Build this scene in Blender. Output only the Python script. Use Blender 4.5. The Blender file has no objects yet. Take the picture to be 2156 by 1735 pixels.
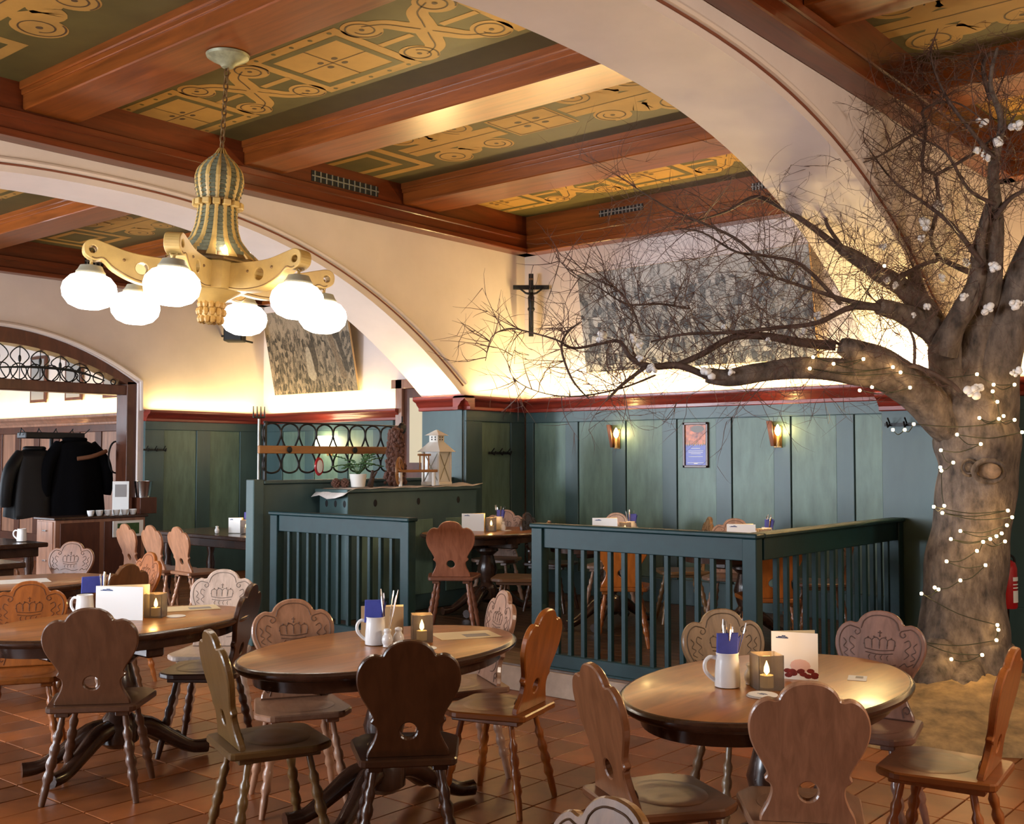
import bpy, bmesh, math, random
from mathutils import Vector, Matrix, Euler
R = math.radians
PI = math.pi
random.seed(7)
scene = bpy.context.scene
col = scene.collection

# ---------------------------------------------------------------- camera
# room axes: +X and +Y run along the walls; the camera stands at the origin
F_PX, CX, CY = 2300.0, 1078.0, 867.5
YAW, PITCH, CAM_H = R(40.0), R(2.45), 1.6
cam = bpy.data.cameras.new('camera'); cam_o = bpy.data.objects.new('camera', cam); col.objects.link(cam_o)
cam_o.location = (0, 0, CAM_H)
cam_o.rotation_euler = (R(90) + PITCH, 0, YAW)
cam.sensor_fit = 'HORIZONTAL'; cam.sensor_width = 36.0; cam.lens = 36.0 * F_PX / 2156.0
cam.clip_start = 0.05; cam.clip_end = 100
scene.camera = cam_o

# ---------------------------------------------------------------- world and exposure
world = bpy.data.worlds.new('world'); scene.world = world; world.use_nodes = True
world.node_tree.nodes['Background'].inputs[0].default_value = (0.62, 0.74, 0.95, 1)
world.node_tree.nodes['Background'].inputs[1].default_value = 0.6
vs = scene.view_settings
vs.view_transform = 'Standard'; vs.look = 'None'; vs.exposure = 0.42; vs.gamma = 1.0; vs.use_curve_mapping = False

cy = scene.cycles
cy.max_bounces = 5; cy.diffuse_bounces = 2; cy.glossy_bounces = 2; cy.transmission_bounces = 2; cy.transparent_max_bounces = 6
cy.caustics_reflective = False; cy.caustics_refractive = False; cy.use_adaptive_sampling = True; cy.adaptive_threshold = 0.06; cy.light_sampling_threshold = 0.02

def area(name, loc, rot, sx, sy, power, color):
    l = bpy.data.lights.new(name, 'AREA'); l.shape = 'RECTANGLE'; l.size = sx; l.size_y = sy
    l.energy = power; l.color = color
    o = bpy.data.objects.new(name, l); col.objects.link(o); o.location = loc; o.rotation_euler = rot
    return o
def point(name, loc, power, color, rad=0.1):
    l = bpy.data.lights.new(name, 'POINT'); l.energy = power; l.color = color; l.shadow_soft_size = rad
    o = bpy.data.objects.new(name, l); col.objects.link(o); o.location = loc
    return o
DAY = (0.78, 0.88, 1.0); WARM = (1.0, 0.85, 0.68); COVE = (1.0, 0.73, 0.29)
# daylight through the tall windows of the wall behind the camera (they face +Y)
WINS = [(-12.5, 1.2, 640), (-10.6, 1.2, 110), (-8.9, 1.2, 90), (-6.7, 1.5, 215), (-4.9, 1.5, 75)]
for i, (wx, ww, wp) in enumerate(WINS):
    area('window_daylight', (wx, -2.45, 1.75), (R(90), 0, 0), ww, 2.1, wp, DAY)
area('window_daylight', (-17.0, 4.35, 1.7), (R(90), 0, 0), 4.5, 2.0, 180, DAY)
# strip lights lying behind the lip of the panelling cornices, shining up the walls
def cove(x0, y0, x1, y1, z, w=9.0, width=0.05, tilt=0.0):
    L = math.hypot(x1 - x0, y1 - y0)
    return area('cove_strip_light', ((x0 + x1) / 2, (y0 + y1) / 2, z), (R(180 + tilt), 0, math.atan2(y1 - y0, x1 - x0)), L, width, w * L, COVE)
cove(-7.5, 9.20, -3.35, 9.20, 2.252, 17.0)
cove(-7.50, 8.42, -7.50, 9.15, 2.252, 9.0)
cove(-8.12, 8.22, -7.7, 8.22, 2.252, 130.0, .05, 25)
cove(-3.15, 8.22, -2.72, 8.22, 2.252, 330.0, .05, 25)
cove(-12.9, 9.83, -10.3, 9.83, 2.252, 11.0)
cove(-13.0, 8.05, -13.0, 9.75, 2.252, 9.0)
cove(-2.55, 8.4, -2.55, 9.2, 2.252, 12.0)
cove(-2.5, 9.2, 1.0, 9.2, 2.252, 10.0)
cove(-18.5, 8.30, -13.3, 8.30, 2.252, 8.0)
# hanging lamps of the bays that lie outside the frame
point('bay_lamp', (1.5, 4.2, 2.9), 270, WARM, 0.35)
point('bay_lamp', (-11.2, 2.6, 2.8), 14, WARM, 0.35)
point('bay_lamp', (-5.6, 0.2, 2.9), 14, WARM, 0.35)

def ray(px, py):
    u = (px - CX) / F_PX; v = (CY - py) / F_PX
    c, s = math.cos(PITCH), math.sin(PITCH)
    r, fwd, up = u, c - v * s, s + v * c
    return r, fwd, up
def room(r, f, z):      # camera-right / forward metres -> room axes
    c, s = math.cos(YAW), math.sin(YAW)
    return Vector((r * c - f * s, r * s + f * c, z))
def at(px, py, D):      # point seen at a pixel, D metres ahead of the camera
    r, f, u = ray(px, py); t = D / f
    return room(r * t, D, CAM_H + u * t)

# ---------------------------------------------------------------- mesh helpers
class MB:
    def __init__(self): self.v = []; self.f = []; self.m = []
    def add(self, vs_, fs, mi=0):
        k = len(self.v); self.v += [tuple(p) for p in vs_]; self.f += [tuple(i + k for i in q) for q in fs]; self.m += [mi] * len(fs); return self
    def box(self, x0, y0, z0, x1, y1, z1, mi=0, M=None):
        p = [Vector(q) for q in ((x0, y0, z0), (x1, y0, z0), (x1, y1, z0), (x0, y1, z0), (x0, y0, z1), (x1, y0, z1), (x1, y1, z1), (x0, y1, z1))]
        if M is not None: p = [M @ q for q in p]
        return self.add(p, [(0, 3, 2, 1), (4, 5, 6, 7), (0, 1, 5, 4), (1, 2, 6, 5), (2, 3, 7, 6), (3, 0, 4, 7)], mi)
    def bbox(self, x0, y0, z0, x1, y1, z1, b=0.006, mi=0, M=None):
        # box with chamfered edges (24 corners)
        xs, ys, zs = (x0, x1), (y0, y1), (z0, z1); V = []; idx = {}
        for i in (0, 1):
            for j in (0, 1):
                for k in (0, 1):
                    sx, sy, sz = (1, -1)[i], (1, -1)[j], (1, -1)[k]
                    c = (xs[i], ys[j], zs[k])
                    for ax in range(3):
                        q = [c[0] + sx * b, c[1] + sy * b, c[2] + sz * b]; q[ax] = c[ax]
                        idx[(i, j, k, ax)] = len(V); V.append(Vector(q))
        Fs = []
        for ax in range(3):
            for s in (0, 1):
                o = [a for a in range(3) if a != ax]
                ring = []
                for (p, q) in ((0, 0), (1, 0), (1, 1), (0, 1)):
                    t = [0, 0, 0]; t[ax] = s; t[o[0]] = p; t[o[1]] = q; ring.append(idx[(t[0], t[1], t[2], ax)])
                if (s == 0) == (ax != 1): ring = ring[::-1]
                Fs.append(tuple(ring))
        for ax in range(3):      # edges parallel to ax
            o = [a for a in range(3) if a != ax]
            for p in (0, 1):
                for q in (0, 1):
                    r4 = []
                    for (e, w) in ((0, o[0]), (1, o[0]), (1, o[1]), (0, o[1])):
                        t = [0, 0, 0]; t[ax] = e; t[o[0]] = p; t[o[1]] = q; r4.append(idx[(t[0], t[1], t[2], w)])
                    Fs.append(tuple(r4))
        for i in (0, 1):
            for j in (0, 1):
                for k in (0, 1): Fs.append((idx[(i, j, k, 0)], idx[(i, j, k, 1)], idx[(i, j, k, 2)]))
        if M is not None: V = [M @ q for q in V]
        return self.add(V, Fs, mi)
    def tube(self, pts, rad, n=8, mi=0, cap=True, closed=False, flat=None):
        pts = [Vector(p) for p in pts]; N = len(pts)
        rr = rad if isinstance(rad, (list, tuple)) else [rad] * N
        up = None; V = []
        for i, p in enumerate(pts):
            a = pts[i - 1] if i > 0 else (pts[-1] if closed else pts[0]); b = pts[i + 1] if i < N - 1 else (pts[0] if closed else pts[-1])
            t = (b - a); t = t.normalized() if t.length > 1e-9 else Vector((0, 0, 1))
            if up is None:
                up = Vector((0, 0, 1)) if abs(t.z) < 0.9 else Vector((1, 0, 0))
            x = up - t * up.dot(t)
            if x.length < 1e-6: x = t.orthogonal()
            x.normalize(); y = t.cross(x); up = x
            for k in range(n):
                w = 2 * PI * k / n; V.append(p + (x * math.cos(w) + y * math.sin(w)) * rr[i])
        Fs = []
        for i in range(N if closed else N - 1):
            j = (i + 1) % N
            for k in range(n):
                l = (k + 1) % n; Fs.append((i * n + k, i * n + l, j * n + l, j * n + k))
        if cap and not closed: Fs.append(tuple(range(n))[::-1]); Fs.append(tuple((N - 1) * n + k for k in range(n)))
        return self.add(V, Fs, mi)
    def lathe(self, prof, n=24, c=(0, 0, 0), mi=0, M=None, sq=None):
        V = []; Fs = []; m = len(prof)
        for (r, z) in prof:
            for k in range(n):
                w = 2 * PI * k / n; V.append(Vector((c[0] + r * math.cos(w), c[1] + r * math.sin(w), c[2] + z)))
        for i in range(m - 1):
            for k in range(n):
                l = (k + 1) % n; Fs.append((i * n + k, i * n + l, (i + 1) * n + l, (i + 1) * n + k))
        Fs.append(tuple(range(n))[::-1]); Fs.append(tuple((m - 1) * n + k for k in range(n)))
        if M is not None: V = [M @ q for q in V]
        return self.add(V, Fs, mi)
    def ball(self, c, r, n=12, m=8, mi=0, sc=(1, 1, 1)):
        V = []; Fs = []
        for i in range(m + 1):
            t = PI * i / m
            for k in range(n):
                w = 2 * PI * k / n
                V.append((c[0] + r * sc[0] * math.sin(t) * math.cos(w), c[1] + r * sc[1] * math.sin(t) * math.sin(w), c[2] + r * sc[2] * math.cos(t)))
        for i in range(m):
            for k in range(n):
                l = (k + 1) % n; Fs.append((i * n + k, (i + 1) * n + k, (i + 1) * n + l, i * n + l))
        return self.add(V, Fs, mi)
    def prism(self, outer, axis, d0, d1, holes=(), mi=0, M=None, ch=0.0):
        # outline (u, w) extruded between d0 and d1; axis 'x': (d,u,w)  'y': (u,d,w)  'z': (u,w,d)
        def P(u, w, d):
            q = Vector((d, u, w)) if axis == 'x' else (Vector((u, d, w)) if axis == 'y' else Vector((u, w, d)))
            return M @ q if M is not None else q
        loops = [list(outer)] + [list(h) for h in holes]
        def inset(L, e):
            n = len(L); A = sum(L[i][0] * L[(i + 1) % n][1] - L[(i + 1) % n][0] * L[i][1] for i in range(n)); s = 1 if A > 0 else -1
            out = []
            for i in range(n):
                a, b, c = Vector(L[i - 1]), Vector(L[i]), Vector(L[(i + 1) % n])
                t = (c - a)
                if t.length < 1e-9: out.append(tuple(b)); continue
                t.normalize(); out.append((b.x - t.y * e * s, b.y + t.x * e * s))
            return out
        bm = bmesh.new(); edges = []; ids = []
        for li, L in enumerate(loops):
            Li = inset(L, ch if li == 0 else -ch) if ch else L
            vs_ = [bm.verts.new((p[0], p[1], 0)) for p in Li]; ids.append(vs_)
            for i in range(len(vs_)): edges.append(bm.edges.new((vs_[i], vs_[(i + 1) % len(vs_)])))
        bmesh.ops.triangle_fill(bm, edges=edges, use_beauty=True)
        bm.verts.index_update()
        tv = [(v.co.x, v.co.y) for v in bm.verts]; tf = [tuple(v.index for v in f.verts) for f in bm.faces]
        bm.free()
        V = [P(u, w, d0) for (u, w) in tv] + [P(u, w, d1) for (u, w) in tv]; n = len(tv)
        Fs = [f for f in tf] + [tuple(i + n for i in f[::-1]) for f in tf]
        self.add(V, Fs, mi)
        e = ch if d1 > d0 else -ch
        for li, L in enumerate(loops):
            Li = inset(L, ch if li == 0 else -ch) if ch else L
            m = len(L)
            rows = [[P(u, w, d0) for (u, w) in Li]]
            if ch:
                rows += [[P(u, w, d0 + e) for (u, w) in L], [P(u, w, d1 - e) for (u, w) in L]]
            rows += [[P(u, w, d1) for (u, w) in Li]]
            W = [q for r_ in rows for q in r_]; Q = []
            for a in range(len(rows) - 1):
                for i in range(m): j = (i + 1) % m; Q.append((a * m + i, a * m + j, (a + 1) * m + j, (a + 1) * m + i))
            self.add(W, Q, mi)
        return self
    def strip(self, pts, w, z, mi=0):
        # flat ribbon in the plane z, facing down
        pts = [Vector((p[0], p[1])) for p in pts]; V = []; Fs = []
        ww = w if isinstance(w, (list, tuple)) else [w] * len(pts)
        for i, p in enumerate(pts):
            a = pts[max(i - 1, 0)]; b = pts[min(i + 1, len(pts) - 1)]; t = (b - a).normalized(); nn = Vector((-t.y, t.x)) * ww[i] / 2
            V += [(p.x + nn.x, p.y + nn.y, z), (p.x - nn.x, p.y - nn.y, z)]
        for i in range(len(pts) - 1): Fs.append((2 * i, 2 * i + 1, 2 * i + 3, 2 * i + 2))
        return self.add(V, Fs, mi)
    def disc(self, c, r, z, n=28, mi=0, sx=1.0):
        return self.add([(c[0] + r * sx * math.cos(2 * PI * k / n), c[1] + r * math.sin(2 * PI * k / n), z) for k in range(n)], [tuple(range(n))], mi)
    def mesh(self, name, mats, smooth=None):
        me = bpy.data.meshes.new(name); me.from_pydata(self.v, [], self.f)
        for m in (mats if isinstance(mats, (list, tuple)) else [mats]): me.materials.append(m)
        me.polygons.foreach_set('material_index', self.m)
        bm = bmesh.new(); bm.from_mesh(me); bmesh.ops.remove_doubles(bm, verts=bm.verts, dist=1e-5); bmesh.ops.recalc_face_normals(bm, faces=bm.faces); bm.to_mesh(me); bm.free()
        if smooth is not None: 
            me.polygons.foreach_set('use_smooth', [True] * len(me.polygons))
            try: me.set_sharp_from_angle(angle=R(smooth))
            except Exception: pass
        me.update(); return me

def link(name, me, parent=None, loc=(0, 0, 0), rot=(0, 0, 0), scale=(1, 1, 1), color=None):
    o = bpy.data.objects.new(name, me); col.objects.link(o); o.location = loc; o.rotation_euler = rot; o.scale = scale
    if parent is not None: o.parent = parent
    if color: o.color = (*color, 1)
    return o
def build(name, mb, mats, parent=None, loc=(0, 0, 0), rot=(0, 0, 0), smooth=None, color=None):
    return link(name, mb.mesh(name, mats, smooth), parent, loc, rot, color=color)
def tag(o, label, cat, group=None, kind=None):
    o['label'] = label; o['category'] = cat
    if group: o['group'] = group
    if kind: o['kind'] = kind
    return o
def structure(o, label=None, cat=None):
    o['kind'] = 'structure'
    if label: o['label'] = label
    if cat: o['category'] = cat
    return o
def empty(name, loc=(0, 0, 0), rz=0.0):
    o = bpy.data.objects.new(name, None); col.objects.link(o); o.location = loc; o.rotation_euler = (0, 0, rz); o.empty_display_size = 0.1
    return o
def tone(name, c):      # carved lines and seats are darker than the rest of the chair
    k = .38 if name.startswith('carving') else (.72 if name.startswith(('seat', 'saddle')) else 1.0)
    return tuple(v * k for v in c)
def copy_tree(o, parent=None, color=None):
    c = o.copy(); col.objects.link(c); c.parent = parent
    if color and o.type == 'MESH': c.color = (*tone(o.name, color), 1)
    for ch in o.children: copy_tree(ch, c, color)
    return c
def catmull(pts, k=6, closed=False):
    P = [Vector(p) for p in pts]; n = len(P); out = []
    for i in range(n if closed else n - 1):
        p0 = P[i - 1] if (i > 0 or closed) else P[0]; p1 = P[i]; p2 = P[(i + 1) % n]; p3 = P[(i + 2) % n] if (i + 2 < n or closed) else P[-1]
        for j in range(k):
            t = j / k; out.append(0.5 * ((2 * p1) + (p2 - p0) * t + (2 * p0 - 5 * p1 + 4 * p2 - p3) * t * t + (3 * p1 - p0 - 3 * p2 + p3) * t ** 3))
    if not closed: out.append(P[-1])
    return out
def lerp_list(vals, k=6):
    out = []
    for i in range(len(vals) - 1):
        for j in range(k): out.append(vals[i] + (vals[i + 1] - vals[i]) * j / k)
    out.append(vals[-1]); return out

# ---------------------------------------------------------------- materials
def new_mat(name):
    m = bpy.data.materials.new(name); m.use_nodes = True; nt = m.node_tree
    return m, nt, nt.nodes['Principled BSDF']
def set_in(b, k, v):
    if k in b.inputs: b.inputs[k].default_value = v
def plain(name, c, rough=0.5, metal=0.0, spec=0.5, var=0.0, vscale=6.0, bump=0.0, coat=0.0, dirt=None, stretch=(1, 1, 1), objcol=False, rnd=0.0, trans=0.0):
    m, nt, b = new_mat(name); L = nt.links; N = nt.nodes
    b.inputs['Base Color'].default_value = (*c, 1); b.inputs['Roughness'].default_value = rough; b.inputs['Metallic'].default_value = metal
    set_in(b, 'Specular IOR Level', spec); set_in(b, 'Coat Weight', coat); set_in(b, 'Coat Roughness', 0.15); set_in(b, 'Transmission Weight', trans)
    src = None
    if objcol or rnd:
        oi = N.new('ShaderNodeObjectInfo')
    if objcol: src = oi.outputs['Color']
    if var or bump:
        tc = N.new('ShaderNodeTexCoord'); mp = N.new('ShaderNodeMapping'); mp.inputs['Scale'].default_value = stretch
        L.new(tc.outputs['Object'], mp.inputs['Vector'])
        nz = N.new('ShaderNodeTexNoise'); nz.inputs['Scale'].default_value = vscale; nz.inputs['Detail'].default_value = 6; nz.inputs['Roughness'].default_value = 0.6
        L.new(mp.outputs[0], nz.inputs['Vector'])
        if var:
            rp = N.new('ShaderNodeValToRGB'); rp.color_ramp.elements[0].position = 0.3; rp.color_ramp.elements[1].position = 0.72
            d = dirt or tuple(x * (1 - var) for x in c); l = tuple(min(1, x * (1 + var)) for x in c)
            if objcol:
                rp.color_ramp.elements[0].color = (1 - var,) * 3 + (1,); rp.color_ramp.elements[1].color = (1 + var,) * 3 + (1,)
                mx = N.new('ShaderNodeMix'); mx.data_type = 'RGBA'; mx.blend_type = 'MULTIPLY'; mx.inputs[0].default_value = 1
                L.new(nz.outputs['Fac'], rp.inputs[0]); L.new(src, mx.inputs[6]); L.new(rp.outputs[0], mx.inputs[7]); src = mx.outputs[2]
            else:
                rp.color_ramp.elements[0].color = (*d, 1); rp.color_ramp.elements[1].color = (*l, 1)
                L.new(nz.outputs['Fac'], rp.inputs[0]); src = rp.outputs[0]
        if bump:
            bp = N.new('ShaderNodeBump'); bp.inputs['Strength'].default_value = bump; bp.inputs['Distance'].default_value = 0.02
            L.new(nz.outputs['Fac'], bp.inputs['Height']); L.new(bp.outputs[0], b.inputs['Normal'])
    if rnd:
        hs = N.new('ShaderNodeHueSaturation'); mr = N.new('ShaderNodeMapRange'); mr.inputs[3].default_value = 1 - rnd; mr.inputs[4].default_value = 1 + rnd
        L.new(oi.outputs['Random'], mr.inputs[0]); L.new(mr.outputs[0], hs.inputs['Value'])
        if src is None: hs.inputs['Color'].default_value = (*c, 1)
        else: L.new(src, hs.inputs['Color'])
        src = hs.outputs[0]
    if src is not None: L.new(src, b.inputs['Base Color'])
    return m
def emit(name, c, s, base=None):
    m, nt, b = new_mat(name); b.inputs['Base Color'].default_value = (*(base or c), 1)
    b.inputs['Emission Color'].default_value = (*c, 1); b.inputs['Emission Strength'].default_value = s; b.inputs['Roughness'].default_value = 0.4
    return m
def wood(name, c, stretch, scale=3.0, rough=0.35, dark=0.55, objcol=False, coat=0.0, rnd=0.0, bump=0.05, spec=0.5):
    m, nt, b = new_mat(name); L = nt.links; N = nt.nodes
    b.inputs['Roughness'].default_value = rough; set_in(b, 'Coat Weight', coat); set_in(b, 'Coat Roughness', 0.12); set_in(b, 'Specular IOR Level', spec)
    tc = N.new('ShaderNodeTexCoord'); mp = N.new('ShaderNodeMapping'); mp.inputs['Scale'].default_value = stretch; L.new(tc.outputs['Object'], mp.inputs['Vector'])
    oi = N.new('ShaderNodeObjectInfo')
    ad = N.new('ShaderNodeVectorMath'); ad.operation = 'MULTIPLY_ADD'; L.new(oi.outputs['Random'], ad.inputs[0]); ad.inputs[1].default_value = (17, 9, 5); L.new(mp.outputs[0], ad.inputs[2])
    nz = N.new('ShaderNodeTexNoise'); nz.inputs['Scale'].default_value = scale; nz.inputs['Detail'].default_value = 8; nz.inputs['Roughness'].default_value = 0.62; nz.inputs['Distortion'].default_value = 0.6
    L.new(ad.outputs[0], nz.inputs['Vector'])
    rp = N.new('ShaderNodeValToRGB'); e = rp.color_ramp.elements; e[0].position = 0.33; e[1].position = 0.66
    if objcol:
        e[0].color = (dark, dark * 0.95, dark * 0.9, 1); e[1].color = (1.12, 1.1, 1.08, 1)
        mx = N.new('ShaderNodeMix'); mx.data_type = 'RGBA'; mx.blend_type = 'MULTIPLY'; mx.inputs[0].default_value = 1
        L.new(nz.outputs['Fac'], rp.inputs[0]); L.new(oi.outputs['Color'], mx.inputs[6]); L.new(rp.outputs[0], mx.inputs[7]); src = mx.outputs[2]
    else:
        e[0].color = tuple(x * dark for x in c) + (1,); e[1].color = tuple(min(1, x * 1.15) for x in c) + (1,)
        L.new(nz.outputs['Fac'], rp.inputs[0]); src = rp.outputs[0]
    if rnd:
        hs = N.new('ShaderNodeHueSaturation'); mr = N.new('ShaderNodeMapRange'); mr.inputs[3].default_value = 1 - rnd; mr.inputs[4].default_value = 1 + rnd
        L.new(oi.outputs['Random'], mr.inputs[0]); L.new(mr.outputs[0], hs.inputs['Value']); L.new(src, hs.inputs['Color']); src = hs.outputs[0]
    L.new(src, b.inputs['Base Color'])
    bp = N.new('ShaderNodeBump'); bp.inputs['Strength'].default_value = bump; bp.inputs['Distance'].default_value = 0.01
    L.new(nz.outputs['Fac'], bp.inputs['Height']); L.new(bp.outputs[0], b.inputs['Normal'])
    return m
M = {}
M['plaster'] = plain('plaster', (0.70, 0.595, 0.55), 0.85, var=0.05, vscale=2.2, bump=0.02)
M['plaster_trim'] = plain('plaster_trim', (0.68, 0.57, 0.51), 0.8)
M['groove'] = plain('groove', (0.20, 0.06, 0.03), 0.8)
M['green'] = plain('green_paint', (0.055, 0.100, 0.100), 0.42, var=0.18, vscale=3, stretch=(1, 1, 0.3), bump=0.03)
M['green_panel'] = plain('green_panel', (0.120, 0.190, 0.145), 0.45, var=0.28, vscale=5, stretch=(2.2, 2.2, 0.55), bump=0.03)
M['fence'] = plain('fence_paint', (0.004, 0.025, 0.028), 0.5, spec=0.3, var=0.2, vscale=9, bump=0.03)
M['red_wood'] = wood('red_cornice_wood', (0.27, 0.035, 0.020), (0.4, 0.4, 6), 3, 0.35, 0.6, coat=0.1)
M['beam'] = wood('beam_wood', (0.25, 0.062, 0.010), (0.35, 5, 5), 3.2, 0.30, 0.55, coat=0.25)
M['girder'] = wood('girder_wood', (0.14, 0.027, 0.006), (5, 0.35, 5), 3.2, 0.32, 0.55, coat=0.2)
M['olive'] = plain('olive_ceiling_paint', (0.100, 0.075, 0.018), 0.55, var=0.22, vscale=2.5)
M['ochre'] = plain('ochre_ceiling_paint', (0.42, 0.225, 0.05), 0.55, var=0.12, vscale=3.5)
M['ceil_line'] = plain('ceiling_line_paint', (0.09, 0.05, 0.02), 0.6)
M['ochre_d'] = plain('ochre_dark_paint', (0.30, 0.155, 0.035), 0.6, var=0.1, vscale=4)
M['vent'] = plain('vent_metal', (0.30, 0.30, 0.28), 0.4, 0.6)
M['black'] = plain('black_and_hole_shade', (0.008, 0.007, 0.007), 0.8)  # own black of some parts; also paints the shade inside holes
M['iron'] = plain('wrought_iron', (0.012, 0.012, 0.013), 0.45, 0.4)
M['grout'] = plain('grout', (0.045, 0.022, 0.012), 0.8)
M['tile'] = plain('terracotta_tile', (0.250, 0.074, 0.018), 0.34, var=0.36, vscale=3.2, bump=0.05, rnd=0.28)
M['plank'] = wood('platform_plank', (0.10, 0.045, 0.016), (0.4, 5, 5), 3, 0.4, 0.5, rnd=0.2)
M['stone'] = plain('step_stone', (0.33, 0.235, 0.17), 0.7, var=0.25, vscale=6, bump=0.08)
M['chair'] = wood('chair_wood', (1, 1, 1), (7, 7, 0.8), 4.0, 0.28, 0.72, objcol=True, coat=0.25)
M['seat'] = wood('seat_wood', (1, 1, 1), (7, 0.8, 7), 4.0, 0.32, 0.78, objcol=True, coat=0.1, bump=0.012)
M['carve'] = plain('carved_groove', (0.1, 0.04, 0.02), 0.6, objcol=True, var=0.3, vscale=20)
M['tabletop'] = wood('table_top_wood', (0.40, 0.150, 0.034), (5, 0.5, 5), 2.6, 0.30, 0.55, coat=0.15, bump=0.02)
M['tabledark'] = wood('table_edge_wood', (0.055, 0.024, 0.014), (3, 3, 3), 3, 0.25, 0.6, coat=0.3)
M['white'] = plain('white_ceramic', (0.80, 0.78, 0.76), 0.25, coat=0.3)
M['paper'] = plain('white_paper', (0.86, 0.85, 0.82), 0.7)
M['cream_paper'] = plain('cream_paper', (0.72, 0.60, 0.38), 0.7)
M['tan_paper'] = plain('kraft_paper', (0.46, 0.29, 0.14), 0.7)
M['ink'] = plain('blue_ink', (0.03, 0.06, 0.17), 0.6)
M['ink_grey'] = plain('grey_ink', (0.30, 0.28, 0.27), 0.6)
M['red_print'] = plain('dark_red_print', (0.17, 0.012, 0.01), 0.6, var=0.5, vscale=60)
M['pink_print'] = plain('pink_print', (0.75, 0.50, 0.45), 0.6)
M['napkin'] = plain('blue_napkin', (0.045, 0.06, 0.33), 0.8, var=0.1, vscale=40)
M['steel'] = plain('steel', (0.70, 0.68, 0.66), 0.22, 1.0)
M['wax'] = emit('candle_wax', (1.0, 0.50, 0.12), 0.3, (0.9, 0.75, 0.5))
M['flame'] = emit('flame', (1.0, 0.62, 0.2), 22)
M['globe'] = emit('milk_glass_lit', (1.0, 0.90, 0.76), 9.0, (1, 1, 1))
M['bulb'] = emit('fairy_bulb', (1.0, 0.66, 0.28), 28)
M['lampbulb'] = emit('lamp_bulb', (1.0, 0.80, 0.48), 14)
M['sconce_lit'] = emit('sconce_lit', (1.0, 0.68, 0.24), 26)
M['gold'] = plain('painted_gold_wood', (0.54, 0.35, 0.11), 0.42, var=0.15, vscale=8)
M['gold_line'] = plain('gold_dark_line', (0.16, 0.08, 0.02), 0.5)
M['verdigris'] = plain('verdigris_glass', (0.17, 0.18, 0.12), 0.25, var=0.3, vscale=30, coat=0.4)
M['bronze'] = plain('bronze', (0.20, 0.12, 0.05), 0.4, 0.6)
M['cap'] = plain('globe_cap_metal', (0.38, 0.36, 0.27), 0.4, 0.3)
M['bark'] = plain('bark', (0.135, 0.102, 0.080), 0.8, var=0.55, vscale=11, stretch=(1.6, 1.6, .8), bump=1.0, dirt=(0.035, 0.026, 0.021))
M['branch'] = plain('branch_bark', (0.075, 0.045, 0.034), 0.7, var=0.4, vscale=20, bump=0.3)
M['twig'] = plain('twig', (0.090, 0.045, 0.034), 0.7)
M['mound'] = plain('earth_mound', (0.34, 0.22, 0.095), 0.9, var=0.4, vscale=9, bump=0.5, dirt=(0.15, 0.10, 0.05))
M['cotton'] = plain('white_cotton', (0.9, 0.88, 0.86), 0.95)
M['wire'] = plain('cable', (0.02, 0.025, 0.015), 0.5)
M['red'] = plain('red_enamel', (0.42, 0.008, 0.012), 0.22, coat=0.5)
M['darkgreen'] = plain('dark_green_plastic', (0.02, 0.03, 0.02), 0.5)
M['fabric'] = plain('black_coat_cloth', (0.004, 0.004, 0.005), 0.95, spec=0.05)
M['fabric2'] = plain('black_leather', (0.005, 0.005, 0.006), 0.5, spec=0.25)
M['brownfab'] = plain('brown_strap', (0.16, 0.06, 0.025), 0.8)
M['brownwood'] = wood('brown_panel_wood', (0.36, 0.17, 0.10), (5, 5, 0.5), 3, 0.3, 0.6, coat=0.2)
M['darkbrown'] = wood('dark_brown_wood', (0.10, 0.030, 0.014), (3, 3, 0.8), 3, 0.35, 0.6)
M['rawwood'] = wood('orange_board_wood', (0.36, 0.15, 0.04), (3, 0.5, 3), 3, 0.45, 0.7)
M['lace'] = plain('lace_cloth', (0.70, 0.63, 0.58), 0.9, var=0.1, vscale=50)
M['pot'] = plain('white_pot', (0.78, 0.75, 0.70), 0.5)
M['leaf'] = plain('leaf_green', (0.035, 0.085, 0.02), 0.6, var=0.3, vscale=30)
M['cone'] = plain('pine_cone', (0.13, 0.055, 0.035), 0.8, var=0.4, vscale=30)
M['mirrorwhite'] = plain('white_painted_metal', (0.82, 0.78, 0.70), 0.45)
M['pane'] = plain('milky_lantern_pane', (0.86, 0.86, 0.84), 0.3)
M['terracotta'] = plain('copper_shade', (0.42, 0.17, 0.10), 0.4, var=0.15, vscale=12)
def glass(name, c, rough, alpha):
    m, nt, b = new_mat(name); b.inputs['Base Color'].default_value = (*c, 1); b.inputs['Roughness'].default_value = rough; b.inputs['Alpha'].default_value = alpha
    return m
M['smoke'] = glass('smoked_glass', (0.17, 0.14, 0.12), 0.25, 0.58)
M['rose'] = plain('rose_metal', (0.26, 0.25, 0.15), 0.45, 0.2, var=0.3, vscale=20)
M['pictureglass'] = plain('mirror_glass', (0.6, 0.6, 0.6), 0.05, 1.0)

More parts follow.
